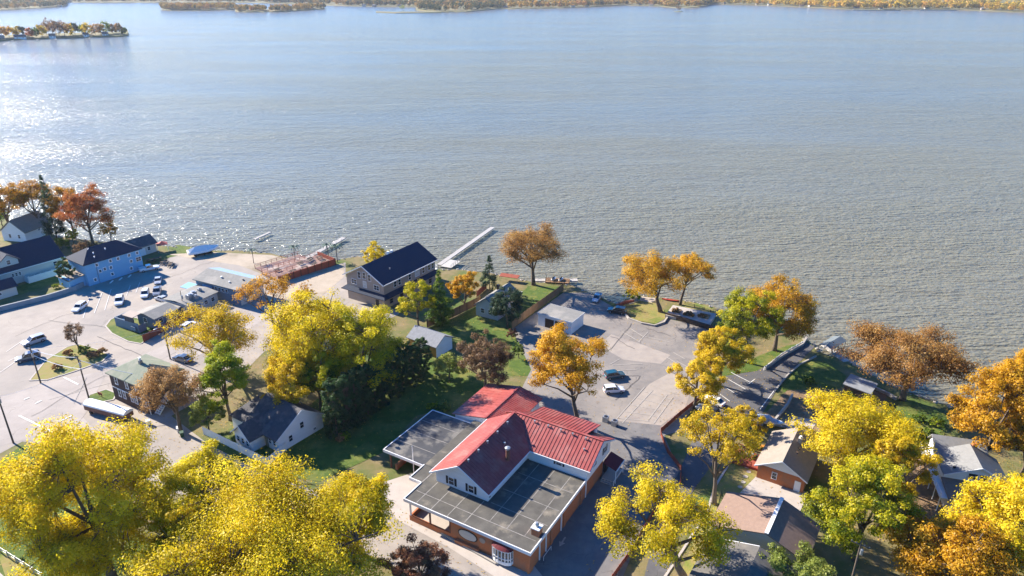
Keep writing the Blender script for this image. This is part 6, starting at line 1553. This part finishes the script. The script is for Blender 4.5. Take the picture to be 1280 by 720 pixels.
PALF = {'mix': [(0.045, 0.06, 0.018), (0.20, 0.15, 0.025), (0.42, 0.23, 0.03), (0.50, 0.31, 0.045), (0.38, 0.15, 0.05)],
        'cool': [(0.03, 0.055, 0.02), (0.08, 0.095, 0.03), (0.28, 0.18, 0.045), (0.40, 0.22, 0.05)],
        'warm': [(0.06, 0.075, 0.018), (0.36, 0.25, 0.025), (0.62, 0.41, 0.03), (0.58, 0.28, 0.04)]}
P, at = land_mesh('far_shore', [(-500, 24), (-200, 19), (-60, 15), (0, 13.2), (42, 11), (78, 8.5), (83, 6)], 900, 30); wood('far_wood', 'autumn wood along the far shore at the top left', P, at, 900, 'cool', 1, (11, 17))
P, at = land_mesh('far_shore', [(60, 3.2), (120, 3.5), (205, 3.5), (330, 4), (400, 7), (480, 9), (560, 10), (640, 10)], 1500, 60); wood('far_wood', 'hazy autumn wood across the lake behind the peninsula', P, at, 1500, 'cool', 2, (12, 19), leaf=2.6)
P, at = land_mesh('far_shore', [(203, 12), (212, 13), (255, 13.2), (294, 12.2)], 120, 3); wood('far_wood', 'low wooded peninsula at the top, left of the spit', P, at, 200, 'mix', 3, (10, 15), tmax=.9, power=1.0)
P, at = land_mesh('far_shore', [(294, 14.6), (310, 15.4), (352, 15), (380, 13.2), (406, 11.5)], 130, 3); wood('far_wood', 'wooded tip of the peninsula with sparse trees at its end', P, at, 170, 'mix', 4, (9, 13), tmax=.9, power=1.0)
P, at = land_mesh('far_shore', [(520, 13.0), (545, 15.6), (582, 15.0), (610, 12.5), (628, 11.0)], 260, 8); wood('far_wood', 'dark wood on the spit in the middle of the far shore', P, at, 180, 'cool', 5, (11, 16), tmax=.9, power=1.0)
P, at = land_mesh('sand_spit', [(470, 16.0), (495, 16.8), (530, 16.4), (552, 16)], 60, 1.2)
P, at = land_mesh('far_shore', [(600, 11), (640, 11.6), (690, 11), (740, 9), (780, 7), (822, 8), (845, 10.5), (868, 10), (884, 7.5), (890, 5.6)], 1300, 55); wood('far_wood', 'autumn wood along the middle of the far shore', P, at, 1300, 'mix', 6, (12, 18), leaf=2.4)
P, at = land_mesh('far_shore', [(880, 5.4), (940, 6.6), (1000, 9), (1050, 11.4), (1100, 12.6), (1150, 12.2), (1200, 12.6), (1250, 15), (1300, 16.5), (1500, 24), (1800, 34)], 1100, 45); wood('far_wood', 'golden autumn wood along the far shore at the top right', P, at, 1900, 'warm', 7, (13, 20), leaf=2.2)
# far houses, one by one
wallm = [m_cream, m_cream, m_tan]; rn = random.Random(9)
far_h = [(455, 8.6, 'white house in the woods left of the spit'), (500, 9, 'tan house just left of the spit'), (468, 8.9, 'cream house left of the spit, second of the group'), (632, 11, 'white house where the spit joins the far shore'), (716, 9.8, 'white house on the mid far shore'), (733, 9, 'large white house on the mid far shore'), (800, 7.2, 'cream house near the wooded point'), (814, 7.7, 'white house behind the wooded point'), (905, 5.8, 'white house right of the wooded point'), (946, 6.7, 'cream house at the start of the golden wood'), (962, 7.4, 'white boathouse at the start of the golden wood'), (1002, 9, 'large white house in the golden wood'), (1012, 9.4, 'steep-roofed white house in the golden wood'), (1070, 11.6, 'long tan house under the golden wood'), (1100, 12.4, 'brown house on the sea wall of the golden wood'), (1158, 12, 'white house in the right part of the golden wood'), (1228, 13.6, 'grey house near the right end of the far shore'), (75, 8.9, 'white house at the tip of the top left shore')]
for px, py, lab in far_h:
    x, y = F2(px, py); L = math.hypot(x, y); x += x/L*34; y += y/L*34
    t = thing('far_house', lab, 'house', (x, y, .3), rn.uniform(-.5, .5), 'houses along the far shore')
    w, d, h = rn.uniform(10, 16), rn.uniform(7, 10), rn.uniform(3.4, 5)
    mb = MB(); gable_wall(mb, -w/2, w/2, -d/2, d/2, -1.0, h, h+2.2, 'x'); mb.build('wall', rn.choice(wallm), t)
    gable_roof_mb(-w/2-.5, w/2+.5, -d/2-.6, d/2+.6, h, h+2.6, 'x', .3).build('roof', rn.choice([m_greyroof, m_dkgreyroof, m_brownroof]), t)
    for k in (-1, 0, 1):
        q = MB(); q.box(k*w*.28-.6, k*w*.28+.6, -d/2-.06, -d/2+.1, 1.2, 2.8); q.build('window', m_glass, t)
# sea wall of the right far shore
for (a, b, lab) in (((1066, 13.0), (1126, 13.6), 'pale sea wall below the golden wood, left stretch'), ((1150, 13.0), (1196, 13.4), 'pale sea wall below the golden wood, right stretch')):
    A, B = F2(*a), F2(*b); q = MB(); q.bar((*A, 0.2), (*B, 0.2), 2.0, 2.6); tag(q.build('sea_wall', m_stone), lab, 'sea wall')
# lone tree on the point
def far_tree(name, label, x, y, H, r, pal, seed, group=None, n=260, leaf=1.1):
    o = thing(name, label, 'tree', (x, y, 0), 0, group); rng = np.random.default_rng(seed)
    K = 26; P, D = crown_cloud(rng, K, np.array([0, 0, H*.6]), r, H*.42, .2, 'round', -.8)
    idx = rng.integers(0, K, n); d = rng.normal(size=(n, 3)); d /= np.linalg.norm(d, axis=1)[:, None]
    pos = P[idx]+d*rng.uniform(size=n)[:, None]**.5*r*.35; pos[:, 2] = np.maximum(pos[:, 2], .6); nor = d+np.array([0, 0, .3])+rng.normal(size=(n, 3))*.4; nor /= np.linalg.norm(nor, axis=1)[:, None]
    me = leaf_mesh('crown', pos, nor, leaf*rng.uniform(.5, 1.0, n), np.clip(rng.normal(.5, .2, K)[idx]+rng.normal(0, .1, n), 0, 1), .8, rng=rng); me.materials.append(leafmat(pal, PAL[pal], .25))
    c = bpy.data.objects.new('crown', me); COL.objects.link(c); c.parent = o
    mb = MB(); mb.tube([(0, 0, -1), (0, 0, H*.4), (.3, .2, H*.8)], [.35, .25, .06], 5)
    for k in range(4): mb.tube([(0, 0, H*(.3+.08*k)), tuple(P[k])], [.15, .04], 4)
    mb.build('trunk', m_bark, o)
x, y = F2(848, 14.3); far_tree('autumn_tree', 'lone round tree on the tiny islet off the wooded point', x, y, 15, 8, 'mauve', 3)
q = MB(); q.lathe([(16, -1.5), (11, .2), (3, .8)], 14); o = q.build('islet', m_far, kind='structure'); o.location = (x, y, 0)
x, y = F2(501, 13.4); far_tree('autumn_tree', 'pale bush-like tree at the root of the sand spit', x+2, y+14, 14, 8, 'palegreen', 4)
# ------------------------------------------------------------------ island at the top left
P, at = land_mesh('island', [(-220, 62), (-60, 54), (0, 51.5), (40, 49.2), (80, 48), (120, 46.6), (150, 46.2), (160, 44.6), (161, 43.8)], 70, 3)
isl = [(-22, 'orange', 15), (-8, 'gold', 17), (4, 'orange', 16), (13, 'amber', 15), (22, 'gold', 14), (30, 'spruce', 14), (38, 'red', 13), (46, 'green', 13), (54, 'gold', 16), (60, 'mauve', 22), (68, 'brown', 20), (75, 'mauve', 22), (82, 'russet', 20), (89, 'gold', 16), (95, 'spruce', 17), (104, 'palegreen', 15), (111, 'gold', 18), (120, 'brown', 16), (127, 'orange', 15), (134, 'palegreen', 17), (142, 'mauve', 15), (150, 'brown', 15), (156, 'green', 10)]
lk = {'orange': 'orange', 'gold': 'golden', 'amber': 'amber', 'spruce': 'dark green', 'red': 'red', 'green': 'green', 'mauve': 'purplish brown', 'brown': 'brown', 'russet': 'russet', 'palegreen': 'pale green'}
NB = ['left edge', 'left clump', 'middle clump', 'right of middle', 'right clump', 'near right tip']
for i, (px, pal, H) in enumerate(isl):
    py = 51.5-px*.037 if px < 150 else 45.6; x, y = F2(px, py); L = math.hypot(x, y); bk = 14+(i*37 % 31); x += x/L*bk; y += y/L*bk
    prv = lk[isl[i-1][1]] if i else None; nxt = lk[isl[i+1][1]] if i < len(isl)-1 else None
    lab = lk[pal]+' island tree'+(' between '+prv+' and '+nxt+' trees' if prv and nxt else ' at the '+('left end' if not prv else 'right tip'))
    far_tree('island_tree', lab+', '+NB[min(5, max(0, int((px+22)/31)))] if prv and nxt else lab, x, y, H*1.15, H*.44, pal, 50+i, 'trees on the island', n=650, leaf=1.15)
for i, (px, w, lab) in enumerate([(26, 15, 'white house with a long dark roof on the left part of the island'), (66, 8, 'small white house in the middle of the island'), (108, 7, 'little white cabin right of the island middle'), (132, 8, 'steep white-gabled house near the right tip of the island'), (2, 8, 'grey cabin at the left edge on the island shore')]):
    x, y = F2(px, 51.0-px*.036); L = math.hypot(x, y); x += x/L*7; y += y/L*7
    t = thing('island_house', lab, 'house', (x, y, .3), R(32+8*i % 20), 'houses on the island')
    mb = MB(); gable_wall(mb, -w/2, w/2, -3.2, 3.2, -1, 3.2, 5.6, 'x'); mb.build('wall', m_trim if i != 4 else m_slateblue, t)
    gable_roof_mb(-w/2-.5, w/2+.5, -3.8, 3.8, 3.2, 6.2, 'x', .3).build('roof', m_dkgreyroof if i != 4 else m_greyroof, t)
    for k in (-1, 1): q = MB(); q.box(k*w*.25-.6, k*w*.25+.6, -3.26, -3.1, .9, 2.3); q.build('window', m_glass, t)
for i, (px, lab) in enumerate([(16, 'left'), (47, 'second'), (70, 'third'), (112, 'right')]):
    x, y = F2(px, 52.0-px*.036); q = MB(); q.box(-1.2, 1.2, -9, 3, .55, .8); q.box(-5, 5, -9.9, -9.001, .5, .75)
    for a in (-1.1, 1.1):
        for b in (-8.5, -5, -1): q.bar((a, b, -2.5), (a, b, 1.4), .25)
    o = tag(q.build('island_dock', m_pier), lab+' white dock in front of the island houses' if lab in ('left', 'right') else lab+' white dock from the left in front of the island houses', 'dock', 'docks of the island'); o.location = (x, y, WZ); o.rotation_euler.z = R(30)
